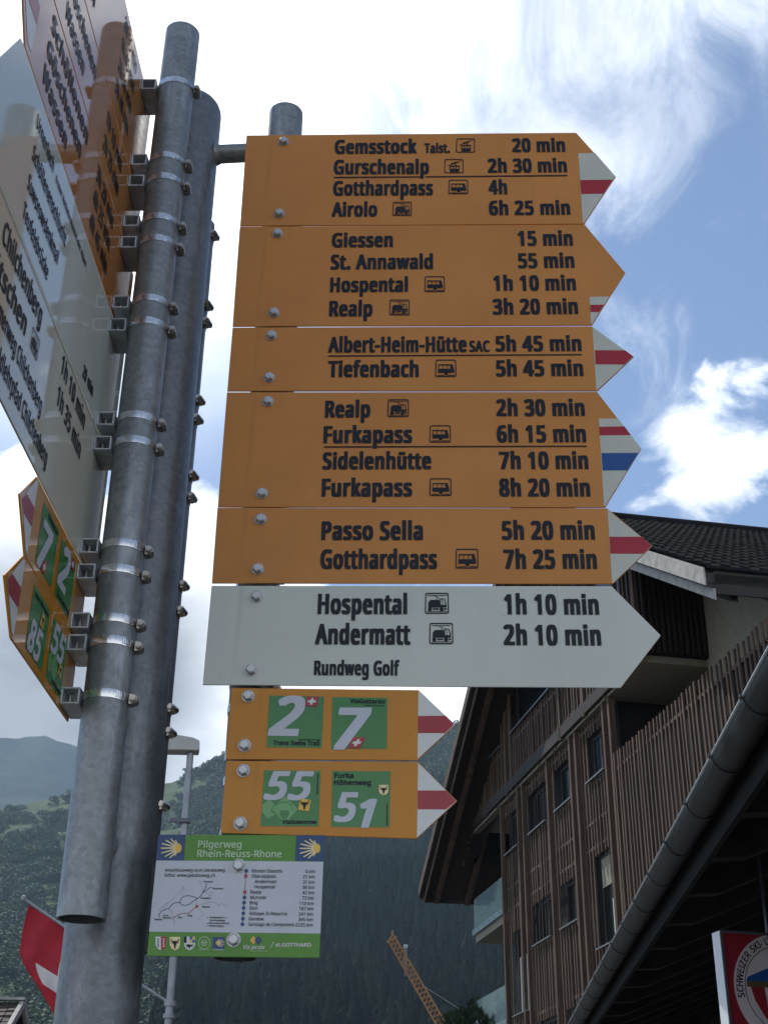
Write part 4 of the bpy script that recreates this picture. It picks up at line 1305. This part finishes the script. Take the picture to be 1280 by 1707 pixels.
    for a, b, c, e in ((11.62, 12.85, 9.32, 10.12), (13.8, 14.9, 9.32, 10.12), (11.62, 12.85, 6.86, 7.66)):
        m = MB()
        for k in range(5):
            s = a + (b - a) * (k + .5) / 5; fb(m, s - .02, s + .02, .12, .15, c, e)
        m.build('window_bars', M['slat_dark'], root)
    m = MB(); fb(m, 7.66, 7.70, .00, .05, 6.15, 6.85); m.build('door_rail', M['white_film'], root)
    m = MB(); fb(m, 8.72 - 1.0, 8.70, .185, .192, 7.25, 7.80); m.build('roller_blind', M['render'], root)
    # glass balconies at the far corner
    for z in (8.05, 5.55):
        m = MB(); fb(m, 15.15, 18.05, .02, .045, z, z + .86); gl = m.build('balcony_glass', M['glass'], root)
        m = MB(); fb(m, 15.15, 18.05, -.035, .018, z - .04, z + .09); e = m.build('balcony_edge', M['glass_edge'], gl)
        for k in range(6):
            m = MB(); c = bp(15.4 + k * .5, -.036, z + .03); m.tube(c, c - BR * .012, .03, n=10); m.build('glass_fixing', M['rail'], gl)
        m = MB(); fb(m, 15.05, 18.05, .05, 3.5, z - .22, z - .04); m.build('balcony_floor', M['render'], root)
        m = MB(); fb(m, 18.05, 18.07, .05, 3.5, z, z + .86); m.build('balcony_glass', M['glass'], root)
    m = MB(); fb(m, 15.05, 15.12, .25, 8, 0, 10.6); m.build('end_wall', M['back_wall'], root)
    # roof: two tiled slopes on a dark deck, ridge running back from the gable
    Q0, Q1 = -1.0, 10.0
    def slope(sa, za, sb, zb, off, th):
        a = Vector((0, 0, off))
        p = [bp(sa, Q0, za) + a, bp(sb, Q0, zb) + a, bp(sb, Q1, zb) + a, bp(sa, Q1, za) + a]
        return p, Vector((0, 0, -th))
    deck = MB()
    for sa, za, sb, zb in ((NEAR_S, NEAR_Z, APEX_S, APEX_Z), (APEX_S, APEX_Z, FAR_S, FAR_Z)):
        p, e = slope(sa, za, sb, zb, -.10, .16); deck.prism(p, e)
    roof = deck.build('roof', M['fascia_dark'], root)
    for sa, za, sb, zb in ((NEAR_S - .05, NEAR_Z - .03, APEX_S, APEX_Z), (FAR_S + .05, FAR_Z - .03, APEX_S, APEX_Z)):
        mb = MB(); L = math.hypot(sb - sa, zb - za); rows = int(L / .34); n = int((Q1 - Q0) / .30)
        for i in range(rows):
            t0, t1 = i / rows, (i + 1.12) / rows
            for j in range(n):
                q0 = Q0 + (Q1 - Q0) * j / n; q1 = Q0 + (Q1 - Q0) * (j + 1) / n; qm = q0 + (q1 - q0) * .72
                f = lambda t, q, h: bp(sa + (sb - sa) * t, q, za + (zb - za) * min(t, 1) + h)
                jj = random.uniform(-.006, .006)
                lo0, lo1, hi0, hi1 = .035 + jj, .075 + jj, .0, .03
                mb.add([f(t0, q0, lo0), f(t0, qm, lo0), f(t1, qm, hi0), f(t1, q0, hi0)], [(0, 1, 2, 3)])
                mb.add([f(t0, qm, lo1), f(t0, q1, lo1), f(t1, q1, hi1), f(t1, qm, hi1)], [(0, 1, 2, 3)])
                mb.add([f(t0, q0, lo0), f(t0, qm, lo0), f(t0, qm, lo0 - .04), f(t0, q0, lo0 - .04)], [(3, 2, 1, 0)])
                mb.add([f(t0, qm, lo1), f(t0, q1, lo1), f(t0, q1, lo1 - .08), f(t0, qm, lo1 - .08)], [(3, 2, 1, 0)])
                mb.add([f(t0, qm, lo0), f(t0, qm, lo1), f(t1, qm, hi1), f(t1, qm, hi0)], [(0, 1, 2, 3)])
        mb.build('tile_field', M['tile'], roof, fix=False)
    mb = MB(); q = Q0
    while q < Q1:
        mb.tube(bp(APEX_S, q, APEX_Z + .02), bp(APEX_S, q + .42, APEX_Z + .035), .13, .115, n=12); q += .40
    mb.build('ridge_tiles', M['tile'], roof)
    # verge boards: two steps, pale grey on the near slope, brown on the far one
    for sa, za, sb, zb in ((NEAR_S, NEAR_Z, APEX_S, APEX_Z), (FAR_S, FAR_Z, APEX_S, APEX_Z)):
        near = sa < 5
        for k, (q, z0, z1) in enumerate(((-1.03, -.02, -.30), (-.90, -.34, -.52))):
            mb = MB(); mb.prism([bp(sa, q, za + z0), bp(sb, q, zb + z0), bp(sb, q, zb + z1), bp(sa, q, za + z1)], BR * .028)
            mb.build('verge_board', M['fascia'] if near else M['rafter'], roof)
        mb = MB(); mb.prism([bp(sa, -1.0, za - .27), bp(sb, -1.0, zb - .27), bp(sb, -1.0, zb - .33), bp(sa, -1.0, za - .33)], BR * .12); mb.build('verge_strip', M['fascia_dark'], roof)
        # soffit boarding and rafters under the overhang
        sg = 1 if near else -1
        mb = MB(); mb.prism([bp(sa + sg * .05, -.86, za - .30), bp(sb, -.86, zb - .30), bp(sb, Q1, zb - .30), bp(sa + sg * .05, Q1, za - .30)], (0, 0, -.03)); mb.build('roof_soffit', M['slat_dark'], roof)
        mb = MB(); q = -.6
        while q < Q1:
            mb.prism([bp(sa + sg * .12, q, za - .29), bp(sb, q, zb - .32), bp(sb, q, zb - .50), bp(sa + sg * .12, q, za - .47)], BR * .12); q += .85
        mb.build('rafter', M['rafter'] if not near else M['slat_dark'], roof)
        mb = MB(); mb.prism([bp(sa, Q0 + .13, za - .06), bp(sa, Q1, za - .06), bp(sa, Q1, za - .42), bp(sa, Q0 + .13, za - .42)], BF * sg * .03); mb.build('eaves_board', M['fascia_dark'], roof)
    mb = MB(); mb.bar(bp(1.2, .35, 9.35), bp(1.2, 5, 9.35), .16, .22); mb.build('purlin', M['slat_dark'], root)


def glass_mat(name, tintc, alpha):
    m = pm(name, tintc, .05, 0, .05, 3)
    b = m.node_tree.nodes['Principled BSDF']
    b.inputs['Transmission Weight'].default_value = alpha
    b.inputs['IOR'].default_value = 1.2
    return m


M['glass'] = glass_mat('greenish_glass', (0.55, 0.72, 0.75), .8)
M['glass_edge'] = pm('balcony_edge_metal', (0.34, 0.42, 0.46), .35, .4, .1, 8)
build_house()

# ------------------------------------------------------------------ the low building with the gutter
_g = Vector((.0592, .99825, 0)).normalized(); _gr = Vector((_g.y, -_g.x, 0)); _gp = Vector((1.2405, 3.9, 0))


def gp(t, q, z): return _gp + _g * t + _gr * q + Vector((0, 0, z))


M['gutter'] = pm('weathered_zinc', (0.050, 0.052, 0.050), .5, .35, .5, 5, 8, rvar=.1, stretch=(1, 1, 1))
M['zinc_lip'] = pm('zinc_edge', (0.55, 0.57, 0.58), .3, .8, .1, 20)
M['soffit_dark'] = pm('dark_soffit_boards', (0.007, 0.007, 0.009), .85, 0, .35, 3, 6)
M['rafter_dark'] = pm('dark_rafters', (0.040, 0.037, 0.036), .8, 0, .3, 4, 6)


def build_station():
    root = thing('low_building', 'low building with a long grey gutter and dark boarded eaves, nearest at the right', 'building', gp(5, 2.6, 0))
    T0, T1 = -2.5, 15.0; SL = math.tan(R_(21))
    zz = lambda q: 3.19 + q * SL
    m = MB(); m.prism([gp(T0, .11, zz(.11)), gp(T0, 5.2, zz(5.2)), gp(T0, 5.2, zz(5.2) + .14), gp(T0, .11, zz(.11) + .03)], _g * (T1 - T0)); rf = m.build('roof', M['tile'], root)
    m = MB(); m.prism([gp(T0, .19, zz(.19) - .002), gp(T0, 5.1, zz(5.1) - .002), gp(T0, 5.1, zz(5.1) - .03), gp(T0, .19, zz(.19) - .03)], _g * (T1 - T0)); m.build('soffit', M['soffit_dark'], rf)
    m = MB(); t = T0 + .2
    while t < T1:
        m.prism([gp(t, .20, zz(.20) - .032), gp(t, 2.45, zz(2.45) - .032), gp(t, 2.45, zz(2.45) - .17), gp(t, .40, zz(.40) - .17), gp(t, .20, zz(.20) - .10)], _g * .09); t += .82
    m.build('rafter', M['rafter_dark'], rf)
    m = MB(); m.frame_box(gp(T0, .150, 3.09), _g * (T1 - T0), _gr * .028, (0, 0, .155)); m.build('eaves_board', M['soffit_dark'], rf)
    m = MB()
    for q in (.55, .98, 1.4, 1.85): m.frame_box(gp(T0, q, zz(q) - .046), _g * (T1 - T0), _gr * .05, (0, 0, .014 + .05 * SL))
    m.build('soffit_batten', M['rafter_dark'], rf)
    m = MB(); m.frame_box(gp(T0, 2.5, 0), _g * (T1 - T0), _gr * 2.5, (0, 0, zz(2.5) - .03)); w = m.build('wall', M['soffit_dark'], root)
    m = MB()
    for i in range(24):
        z = .1 + i * .17; m.frame_box(gp(T0, 2.478, z), _g * (T1 - T0), _gr * .02, (0, 0, .15))
    m.build('wall_boards', M['soffit_dark'], root)
    m = MB(); m.bar(gp(T0, 2.30, zz(2.3) - .27), gp(T1, 2.30, zz(2.3) - .27), .12, .18); m.build('wall_plate', M['rafter_dark'], root)
    # half-round gutter, bead along its front edge, brackets round it
    r = .068; n = 14
    def half(mb, t0, t1, ra, rb):
        vs, fs = [], []
        for t in (t0, t1):
            for rr in (ra, rb):
                for k in range(n + 1):
                    a = pi + pi * k / n; vs.append(gp(t, .075 + rr * cos(a), 3.235 + rr * sin(a)))
        N1 = n + 1
        for k in range(n):
            fs += [(k, k + 1, 2 * N1 + k + 1, 2 * N1 + k), (N1 + k + 1, N1 + k, 3 * N1 + k, 3 * N1 + k + 1), (k, N1 + k, N1 + k + 1, k + 1), (2 * N1 + k, 2 * N1 + k + 1, 3 * N1 + k + 1, 3 * N1 + k)]
        fs += [(0, 2 * N1, 3 * N1, N1), (n, N1 + n, 3 * N1 + n, 2 * N1 + n)]
        mb.add(vs, fs)
    mb = MB(); half(mb, T0, T1, r, r - .003); gt = mb.build('gutter', M['gutter'], root, smooth=True)
    mb = MB(); mb.tube(gp(T0, .075 - r, 3.239), gp(T1, .075 - r, 3.239), .0075, n=10); mb.build('gutter_bead', M['zinc_lip'], gt, smooth=True)
    t = T0 + .3
    while t < T1:
        mb = MB(); half(mb, t, t + .034, r + .0055, r + .0008); mb.tube(gp(t, .075 - r - .002, 3.241), gp(t + .026, .075 - r - .002, 3.241), .011, n=10); t += .68
        mb.build('gutter_bracket', M['gutter'], gt)


build_station()


# ------------------------------------------------------------------ lit box sign of the ski school
def build_lightbox():
    yw = R_(14)
    d = Vector((cos(yw), sin(yw), 0)); n = Vector((sin(yw), -cos(yw), 0))
    o = aty(1198, 1551, 7.0)
    P = Plane((o.x, o.y, 0), d, n)
    W, H, D, zt = .86, .86, .085, o.z
    root = thing('box_sign', 'red box sign with a round emblem lettered SCHWEIZER SKI, under the dark eaves', 'sign', P.pt((W / 2, zt - H), -D / 2))
    m = MB(); m.prism([P.pt(w, 0) for w in ((0, zt - H), (W, zt - H), (W, zt), (0, zt))], -n * D); m.build('case', M['white_case'], root, bevel=.002)
    f = MB()
    e = .012
    for x0, x1, z0, z1 in ((0, W, zt - e, zt + .001), (0, W, zt - H - .001, zt - H + e), (-.001, e, zt - H + e, zt - e), (W - e, W + .001, zt - H + e, zt - e)):
        f.prism([P.pt(w, .001) for w in ((x0, z0), (x1, z0), (x1, z1), (x0, z1))], n * .008)
    f.build('frame', M['frame_grey'], root)
    patch(P, root, [(e, zt - H + e), (W - e, zt - H + e), (W - e, zt - e), (e, zt - e)], 'red_panel', 'face', .002, uv=True)
    c = P.uv(1304, 1650); rl = P.uv(1223, 1650); R = c.x - rl.x
    fm = lambda a, b: Vector((c.x + a * R, c.y + b * R))
    def disc(r0, r1, mat, name, h, t0=0, t1=360, clip=None):
        m = MB(); k = 48; A = [R_(t0 + (t1 - t0) * i / k) for i in range(k + 1)]
        vs = [P.pt(fm(r1 * cos(a), r1 * sin(a)), h) for a in A] + [P.pt(fm(r0 * cos(a), r0 * sin(a)), h) for a in A]
        m.add(vs, [(i, i + 1, k + 2 + i, k + 1 + i) for i in range(k)]); m.build(name, M[mat], root, fix=False)
    disc(.78, 1.0, 'emblem_white', 'emblem_ring', .003)
    disc(.765, .78, 'black_print', 'emblem_line', .0032)
    disc(.0, .765, 'emblem_white', 'emblem_field', .003)
    def chord(y0, y1, mat, h, name, rr=.74):
        m = MB(); pts = []
        k = 14
        for i in range(k + 1):
            y = y0 + (y1 - y0) * i / k; pts.append((-math.sqrt(max(0, rr * rr - y * y)), y))
        for i in range(k, -1, -1):
            y = y0 + (y1 - y0) * i / k; pts.append((math.sqrt(max(0, rr * rr - y * y)), y))
        m.add([P.pt(fm(*p), h) for p in pts], [tuple(range(len(pts)))]); m.build(name, M[mat], root, fix=False)
    m = MB(); m.add([P.pt(fm(*p), .0036) for p in [(-.70, .20), (-.52, .27), (-.30, .36), (0, .42), (.30, .36), (.52, .27), (.70, .20), (.74, .13), (-.74, .13)]], [tuple(range(9))]); m.build('emblem_cap', M['blue_film'], root, fix=False)
    chord(.02, .13, 'olive_film', .0036, 'emblem_band')
    m = MB(); m.add([P.pt(fm(*p), .0036) for p in [(-.66, .02), (.66, .02), (.60, -.22), (.42, -.52), (.2, -.70), (-.2, -.70), (-.42, -.52), (-.60, -.22)]], [tuple(range(8))]); m.build('emblem_shield', M['red_panel'], root, fix=False)
    m = MB()
    for x in (-.38, -.10, .18): m.add([P.pt(fm(*p), .0042) for p in [(x, .02), (x + .16, .02), (x + .15, -.60), (x + .05, -.62)]], [(0, 1, 2, 3)])
    m.build('emblem_bar', M['emblem_white'], root, fix=False)
    # the ring lettering, letter by letter round the arc
    txt = "SCHWEIZER SKI- UND"
    wid = {' ': .38, 'I': .30, '-': .42, 'W': 1.0}
    adv = [wid.get(ch, .72) for ch in txt]
    tot = sum(adv[:16]); a0, a1 = 192.0, 101.0
    m = MB(); acc = 0; cap = .135 * R; rb = .82 * R
    ch0 = capheight('semi')
    for ch, w in zip(txt, adv):
        th = R_(a0 + (a1 - a0) * (acc + w / 2) / tot); acc += w
        if ch == ' ': continue
        vs, fs = glyphs(ch, 'semi')
        xs = [v[0] for v in vs]; cx = (min(xs) + max(xs)) / 2; k = cap / ch0
        er = Vector((cos(th), sin(th))); et = Vector((sin(th), -cos(th)))
        m.add([P.pt(c + er * (rb + y * k) + et * ((x - cx) * k * .82), .0042 + z) for x, y, z in vs], fs)
    m.build('lettering', M['black_print'], root, fix=False)
    for x in (.30, W - .15):
        m = MB(); a = P.pt((x, zt), -D / 2); m.tube(a, a + Vector((0, 0, .55)), .010, n=12)
        m.build('hanger', M['frame_grey'], root)


M['white_case'] = pm('white_sign_case', (0.80, 0.81, 0.81), .35, 0, .04, 8)
M['frame_grey'] = pm('grey_sign_frame', (0.10, 0.11, 0.13), .4, .3, .1, 20)
M['red_panel'] = pm('dark_red_panel', (0.24, 0.018, 0.030), .3, 0, .08, 8)
M['emblem_white'] = pm('emblem_white', (0.55, 0.50, 0.52), .35, 0, .05, 10)
M['olive_film'] = pm('olive_film', (0.09, 0.07, 0.035), .35, 0, .1, 10)
build_lightbox()


# ------------------------------------------------------------------ street lamp, flag, house, crane, pine, hut
def build_lamp():
    X, Y = -2.385, 16.0
    root = thing('street_lamp', 'slim grey lamp post with a flat pale lamp head behind the big post', 'street lamp', (X, Y, 0))
    m = MB(); m.tube((X, Y, 0), (X, Y, 6.74), .052, .042, n=20); m.build('lamp_pole', M['galv_lamp'], root, smooth=True)
    m = MB(); hd = Vector((-.985, -.17, 0)); sd_ = Vector((-hd.y, hd.x, 0)); o = Vector((X, Y, 6.70))
    prof = [(-.11, .0), (-.10, .13), (-.02, .165), (.45, .22), (.70, .17), (.72, .06), (.62, .02), (.30, -.02)]
    pts = [o + hd * a - sd_ * .11 + Vector((0, 0, b)) for a, b in prof]; m.prism(pts, sd_ * .22)
    hdm = m.build('lamp_head', M['lamp_white'], root, bevel=.015)
    m = MB(); m.lathe(o + hd * .42 + Vector((0, 0, 0.0)), [(.001, -.075), (.06, -.07), (.10, -.045), (.115, -.01)], 20); m.build('lamp_lens', M['lamp_lens'], hdm, smooth=True)
    m = MB(); m.tube((X, Y, 5.80), (X, Y, 5.86), .064, n=18); m.bar((X - .17, Y - .06, 5.83), (X + .07, Y - .06, 5.83), .03, .05); m.build('pole_clip', M['frame_grey'], root)
    a = hit(245, 1648, Vector((0, Y, 0)), Vector((0, 1, 0))); b = hit(283, 1673, Vector((0, Y, 0)), Vector((0, 1, 0)))
    e = a + (a - b) * 1.6
    m = MB(); m.tube(e, (X, Y, b.z), .016, n=12); m.tube((X, Y, b.z - .16), (X, Y, b.z - .11), .068, n=18); m.tube((X, Y, b.z - .03), (X, Y, b.z + .03), .068, n=18); m.build('stay', M['galv_lamp'], root)


M['galv_lamp'] = pm('lamp_post_steel', (0.28, 0.30, 0.32), .45, .4, .12, 8)
M['lamp_white'] = pm('lamp_head_paint', (0.42, 0.42, 0.39), .4, 0, .06, 8)
M['lamp_lens'] = pm('lamp_lens', (0.7, 0.72, 0.72), .12, 0, .05, 8)
build_lamp()


def flag_mats():
    return [pm('red_flag_cloth', (0.40, 0.022, 0.035), .85, 0, .1, 6, 5, bump=.15, bscale=300), pm('white_flag_cloth', (0.62, 0.60, 0.58), .85, 0, .06, 6, 5)]


def build_flag():
    Y = 12.0
    tip_ = aty(40, 1498, Y); lo = aty(118, 1552, Y)
    d = (lo - tip_).normalized()
    end = tip_ + d * 1.25
    root = thing('flag', 'red flag with a white cross hanging from a slanted pole behind the big post', 'flag', (end.x, Y, 0))
    m = MB(); m.tube(tip_, end, .011, .014, n=14); m.lathe(tip_, [(.001, .03), (.022, .022), (.026, 0), (.018, -.02), (.001, -.026)], 16); pl_ = m.build('flag_pole', M['galv_lamp'], root, smooth=True)
    m = MB(); m.tube((end.x, Y + .02, 0), (end.x, Y + .02, end.z + .1), .035, n=18); m.build('mast', M['galv_lamp'], root, smooth=True)
    n = 64; S = 1.08
    vs, fs, mi = [], [], []
    for j in range(n + 1):
        b = j / n
        for i in range(n + 1):
            a = i / n
            top = tip_ + d * (.062 + a * S) - Vector((0, 0, .016))
            sway = .05 * sin(2.6 * b * pi + a * 5) * b + .035 * sin(a * 17 + b * 3.0) * b
            pull = (1 - a) * (-.045 * sin(min(b, .7) / .7 * pi) + .62 * max(0, b - .42) ** 1.2)
            y = .06 * sin(a * 9 + b * 2.2) * (.25 + b) + .03 * sin(a * 21 + b * 5)
            drop = S * .90 * b * (1 - .05 * (1 - a) * b)
            vs.append(top + Vector((pull + sway * .35, y, -drop)))
    for j in range(n):
        for i in range(n):
            b, a = (j + .5) / n, (i + .5) / n
            vert = 13 / 32 < a < 19 / 32 and 6 / 32 < b < 26 / 32; hor = 13 / 32 < b < 19 / 32 and 6 / 32 < a < 26 / 32
            fs.append((j * (n + 1) + i, j * (n + 1) + i + 1, (j + 1) * (n + 1) + i + 1, (j + 1) * (n + 1) + i)); mi.append(1 if vert or hor else 0)
    m = MB(); m.v = [tuple(v) for v in vs]; m.f = fs; m.m = mi
    m.build('cloth', flag_mats(), root, smooth=True, fix=False)


build_flag()


def build_cottage():
    Y = 26.0
    a = aty(39, 1672, Y)
    x1, z1 = a.x, a.z
    root = thing('cottage', 'small house with a weathered shingle roof, cut off at the bottom left corner', 'house', (x1 - 4, Y, 0))
    W, dpt, eave = 8.0, 3.4, z1 - 2.3
    m = MB(); m.prism([(x1 - .45, Y - dpt + .4, 0), (x1 - .45, Y - dpt + .4, eave + .15), (x1 - .45, Y, z1 - .25), (x1 - .45, Y + dpt - .4, eave + .15), (x1 - .45, Y + dpt - .4, 0)], (-W + .9, 0, 0)); m.build('wall', M['render'], root)
    for sg in (-1, 1):
        m = MB(); rows, cols = 22, 40
        for i in range(rows):
            t0, t1 = i / rows, (i + 1.15) / rows
            for j in range(cols):
                u0 = x1 - W * j / cols - random.uniform(0, .01); u1 = x1 - W * (j + 1) / cols + .012
                f = lambda t, u, h: (u, Y + sg * dpt * (1 - t), eave + (z1 - eave) * min(t, 1.0) + h)
                h = random.uniform(.02, .05)
                m.add([f(t0, u0, h), f(t0, u1, h), f(t1, u1, 0.005), f(t1, u0, 0.005), f(t0, u0, 0), f(t0, u1, 0)], [(0, 1, 2, 3), (0, 4, 5, 1)])
        m.build('roof_shingles', M['shingle'], root, fix=False)
        m = MB(); m.prism([(x1 - .02, Y + sg * dpt, eave - .01), (x1 - .02, Y, z1 - .01), (x1 - .02, Y, z1 - .14), (x1 - .02, Y + sg * dpt, eave - .14)], (-W + .04, 0, 0)); m.build('roof', M['slat_dark'], root)
        m = MB(); m.prism([(x1 + .04, Y + sg * dpt, eave + .05), (x1 + .04, Y + sg * .02, z1 + .06), (x1 + .04, Y + sg * .02, z1 - .1), (x1 + .04, Y + sg * dpt, eave - .11)], (-.08, 0, 0)); m.build('verge_trim', M['fascia'], root)
    m = MB(); m.bar((x1 + .05, Y, z1 + .065), (x1 - W, Y, z1 + .065), .22, .05); m.build('ridge_cap', M['fascia'], root)


M['shingle'] = pm('weathered_shingles', (0.055, 0.043, 0.038), .8, 0, .45, 3, 7, bump=.2, bscale=30)
build_cottage()


def build_crane():
    Y = 140.0
    a = aty(653, 1566, Y); b = aty(735, 1707, Y); d = (b - a); L = d.length; d.normalize()
    foot = a + d * (L * 1.75)
    root = thing('crane', 'yellow lattice crane jib slanting up in front of the dark forest', 'crane', (foot.x, Y, 0))
    s = d.cross(Vector((0, 1, 0))).normalized()
    def lattice(p, q, w0, w1, bay, name, mat, r=.045):
        dd = (q - p); ln = dd.length; dd.normalize(); x = dd.cross(Vector((0, 1, 0))).normalized(); y = Vector((0, 1, 0))
        if abs(dd.dot(y)) > .9: y = Vector((1, 0, 0))
        m = MB(); n = max(2, int(ln / bay))
        cor = lambda t, i: p + dd * ln * t + x * (w0 + (w1 - w0) * t) * (.5 if i in (0, 1) else -.5) + y * (w0 + (w1 - w0) * t) * (.5 if i in (0, 2) else -.5)
        for i in range(4): m.tube(cor(0, i), cor(1, i), r, n=8)
        for k in range(n):
            t0, t1 = k / n, (k + 1) / n
            for i, j in ((0, 1), (2, 3), (0, 2), (1, 3)):
                m.tube(cor(t0, i), cor(t0, j), r * .7, n=6)
                m.tube(cor(t0, i), cor(t1, j), r * .7, n=6)
        return m.build(name, mat, root)
    lattice(a, foot, 0.78, 0.95, .5, 'jib', M['crane_yellow'])
    m = MB(); tipx = aty(654, 1559, Y)
    for o in (-.5, .5): m.tube(a + s * o * .85, tipx + Vector((0, 0, .05)), .06, n=8)
    m.tube(tipx, tipx + Vector((0, 0, .45)), .1, n=8); m.tube(a + s * .6, a - s * .6, .07, n=8); m.build('jib_head', M['crane_yellow'], root)
    lattice(Vector((foot.x, Y, .3)), foot + Vector((0, 0, 1.2)), 1.6, 1.6, 1.5, 'mast', M['crane_yellow'], .1)
    m = MB(); m.box(foot.x + .9, foot.x + 2.4, Y - .7, Y + .7, foot.z - 1.4, foot.z + .6); m.build('cab', M['crane_yellow'], root, bevel=.06)
    k1 = aty(703, 1641, Y); k2 = aty(745, 1668, Y)
    m = MB(); m.tube(k1, aty(711, 1648, Y), .07, n=8); m.tube(aty(709, 1646, Y), k2 + (k2 - k1) * 1.5, .028, n=8); m.build('pendant_rope', M['galv_lamp'], root)
    m = MB(); m.box(foot.x - 2, foot.x + 2, Y - 2, Y + 2, 0, .3); m.build('base', M['render'], root)


M['crane_yellow'] = pm('crane_yellow_paint', (0.32, 0.155, 0.045), .6, 0, .15, 1)
build_crane()


def build_hut():
    x, y, z = HUT
    root = thing('hut', 'tiny white hut among dark trees beside the crane tip', 'hut', (x, y, z - 2.5))
    w = math.hypot(x, y) * 8 / 2500
    m = MB(); m.box(x - w * .45, x + w * .45, y, y + w, z - w * .36, z + w * .2); m.build('wall', M['white_case'], root)
    m = MB(); m.prism([(x - w * .55, y - .1, z + w * .2), (x, y - .1, z + w * .42), (x + w * .55, y - .1, z + w * .2)], (0, w + .2, 0)); m.build('roof', M['white_case'], root)
    m = MB(); m.box(x - w * .35, x + w * .35, y + .2, y + w - .2, z - 30, z - w * .36); m.build('foundation', M['render'], root)
    m = MB(); m.box(x - w * .08, x + w * .08, y - .03, y + .05, z - w * .3, z + w * .05); m.build('door', M['fascia_dark'], root)


build_hut()


def build_pine(tops, Y, label):
    c = aty(sum(t[0] for t in tops) / len(tops), tops[0][1], Y)
    root = thing('pine_tree', label, 'pine tree', (c.x, Y, 0))
    rg = random.Random(5)
    tr = MB(); cr = MB()
    tr.tube((c.x, Y, 0), (c.x, Y, c.z * .75), .16, .09, n=12)
    for px, py in tops:
        t = aty(px, py, Y); t.y += rg.uniform(-.7, .7)
        base = Vector((c.x, Y, c.z * .62)); tr.tube(base, t - Vector((0, 0, .25)), .07, .015, n=8)
        for k in range(80):                                        # side shoots, each a brush of needles
            f = rg.uniform(0, 1) ** .8; h = f * 2.4
            ang = rg.uniform(0, 6.28); ln = .10 + h * .34 * rg.uniform(.5, 1.1)
            o = t - Vector((0, 0, h)); out = Vector((cos(ang), sin(ang), .55)).normalized()
            e = o + out * ln
            if k < 24: tr.tube(o, e, .014, .006, n=5)
            for q in range(3):
                tipp = e + Vector((rg.gauss(0, .08), rg.gauss(0, .08), rg.gauss(0.02, .06)))
                ax = (out + Vector((rg.gauss(0, .35), rg.gauss(0, .35), rg.uniform(.2, .9)))).normalized()
                for nn in range(34):
                    dv = (ax * rg.uniform(.2, 1) + Vector((rg.gauss(0, .55), rg.gauss(0, .55), rg.gauss(0, .55)))).normalized()
                    b0 = tipp - ax * rg.uniform(0, .22); l = rg.uniform(.07, .13); w = dv.cross(Vector((rg.random(), rg.random(), 1))).normalized() * .009
                    cr.add([b0 - w, b0 + w, b0 + dv * l], [(0, 1, 2)])
    tr.build('trunk', M['bark'], root); cr.build('crown', M['pine'], root, fix=False)


M['bark'] = pm('pine_bark', (0.06, 0.045, 0.035), .9, 0, .3, 6)
M['pine'] = pm('pine_needles', (0.020, 0.042, 0.020), .7, 0, .3, 1.5, col2=(0.045, 0.085, 0.038), spec=.3)
build_pine([(782, 1668), (768, 1682), (800, 1688), (812, 1684), (836, 1684), (748, 1694), (825, 1700), (760, 1702)], 34.0, 'dark green pine with ragged shoots at the foot of the timber house')

# ------------------------------------------------------------------ the signpost and its signs
random.seed(4)
build_post()
front_signs()
info_board()
left_signs()

# ------------------------------------------------------------------ haze: the valley air
def build_haze():
    m = MB(); m.box(-4300, 4300, -950, 4300, -1.0, 1300.0)
    mat = bpy.data.materials.new('haze_air'); mat.use_nodes = True
    nt = mat.node_tree; nt.nodes.clear()
    out = nt.nodes.new('ShaderNodeOutputMaterial'); pv = nt.nodes.new('ShaderNodeVolumePrincipled')
    pv.inputs['Color'].default_value = (0.55, 0.76, 1.0, 1)
    pv.inputs['Density'].default_value = HAZE
    pv.inputs['Anisotropy'].default_value = 0.2
    nt.links.new(pv.outputs[0], out.inputs['Volume'])
    o = m.build('haze', mat, kind='stuff')


HAZE = 0.00011
build_haze()
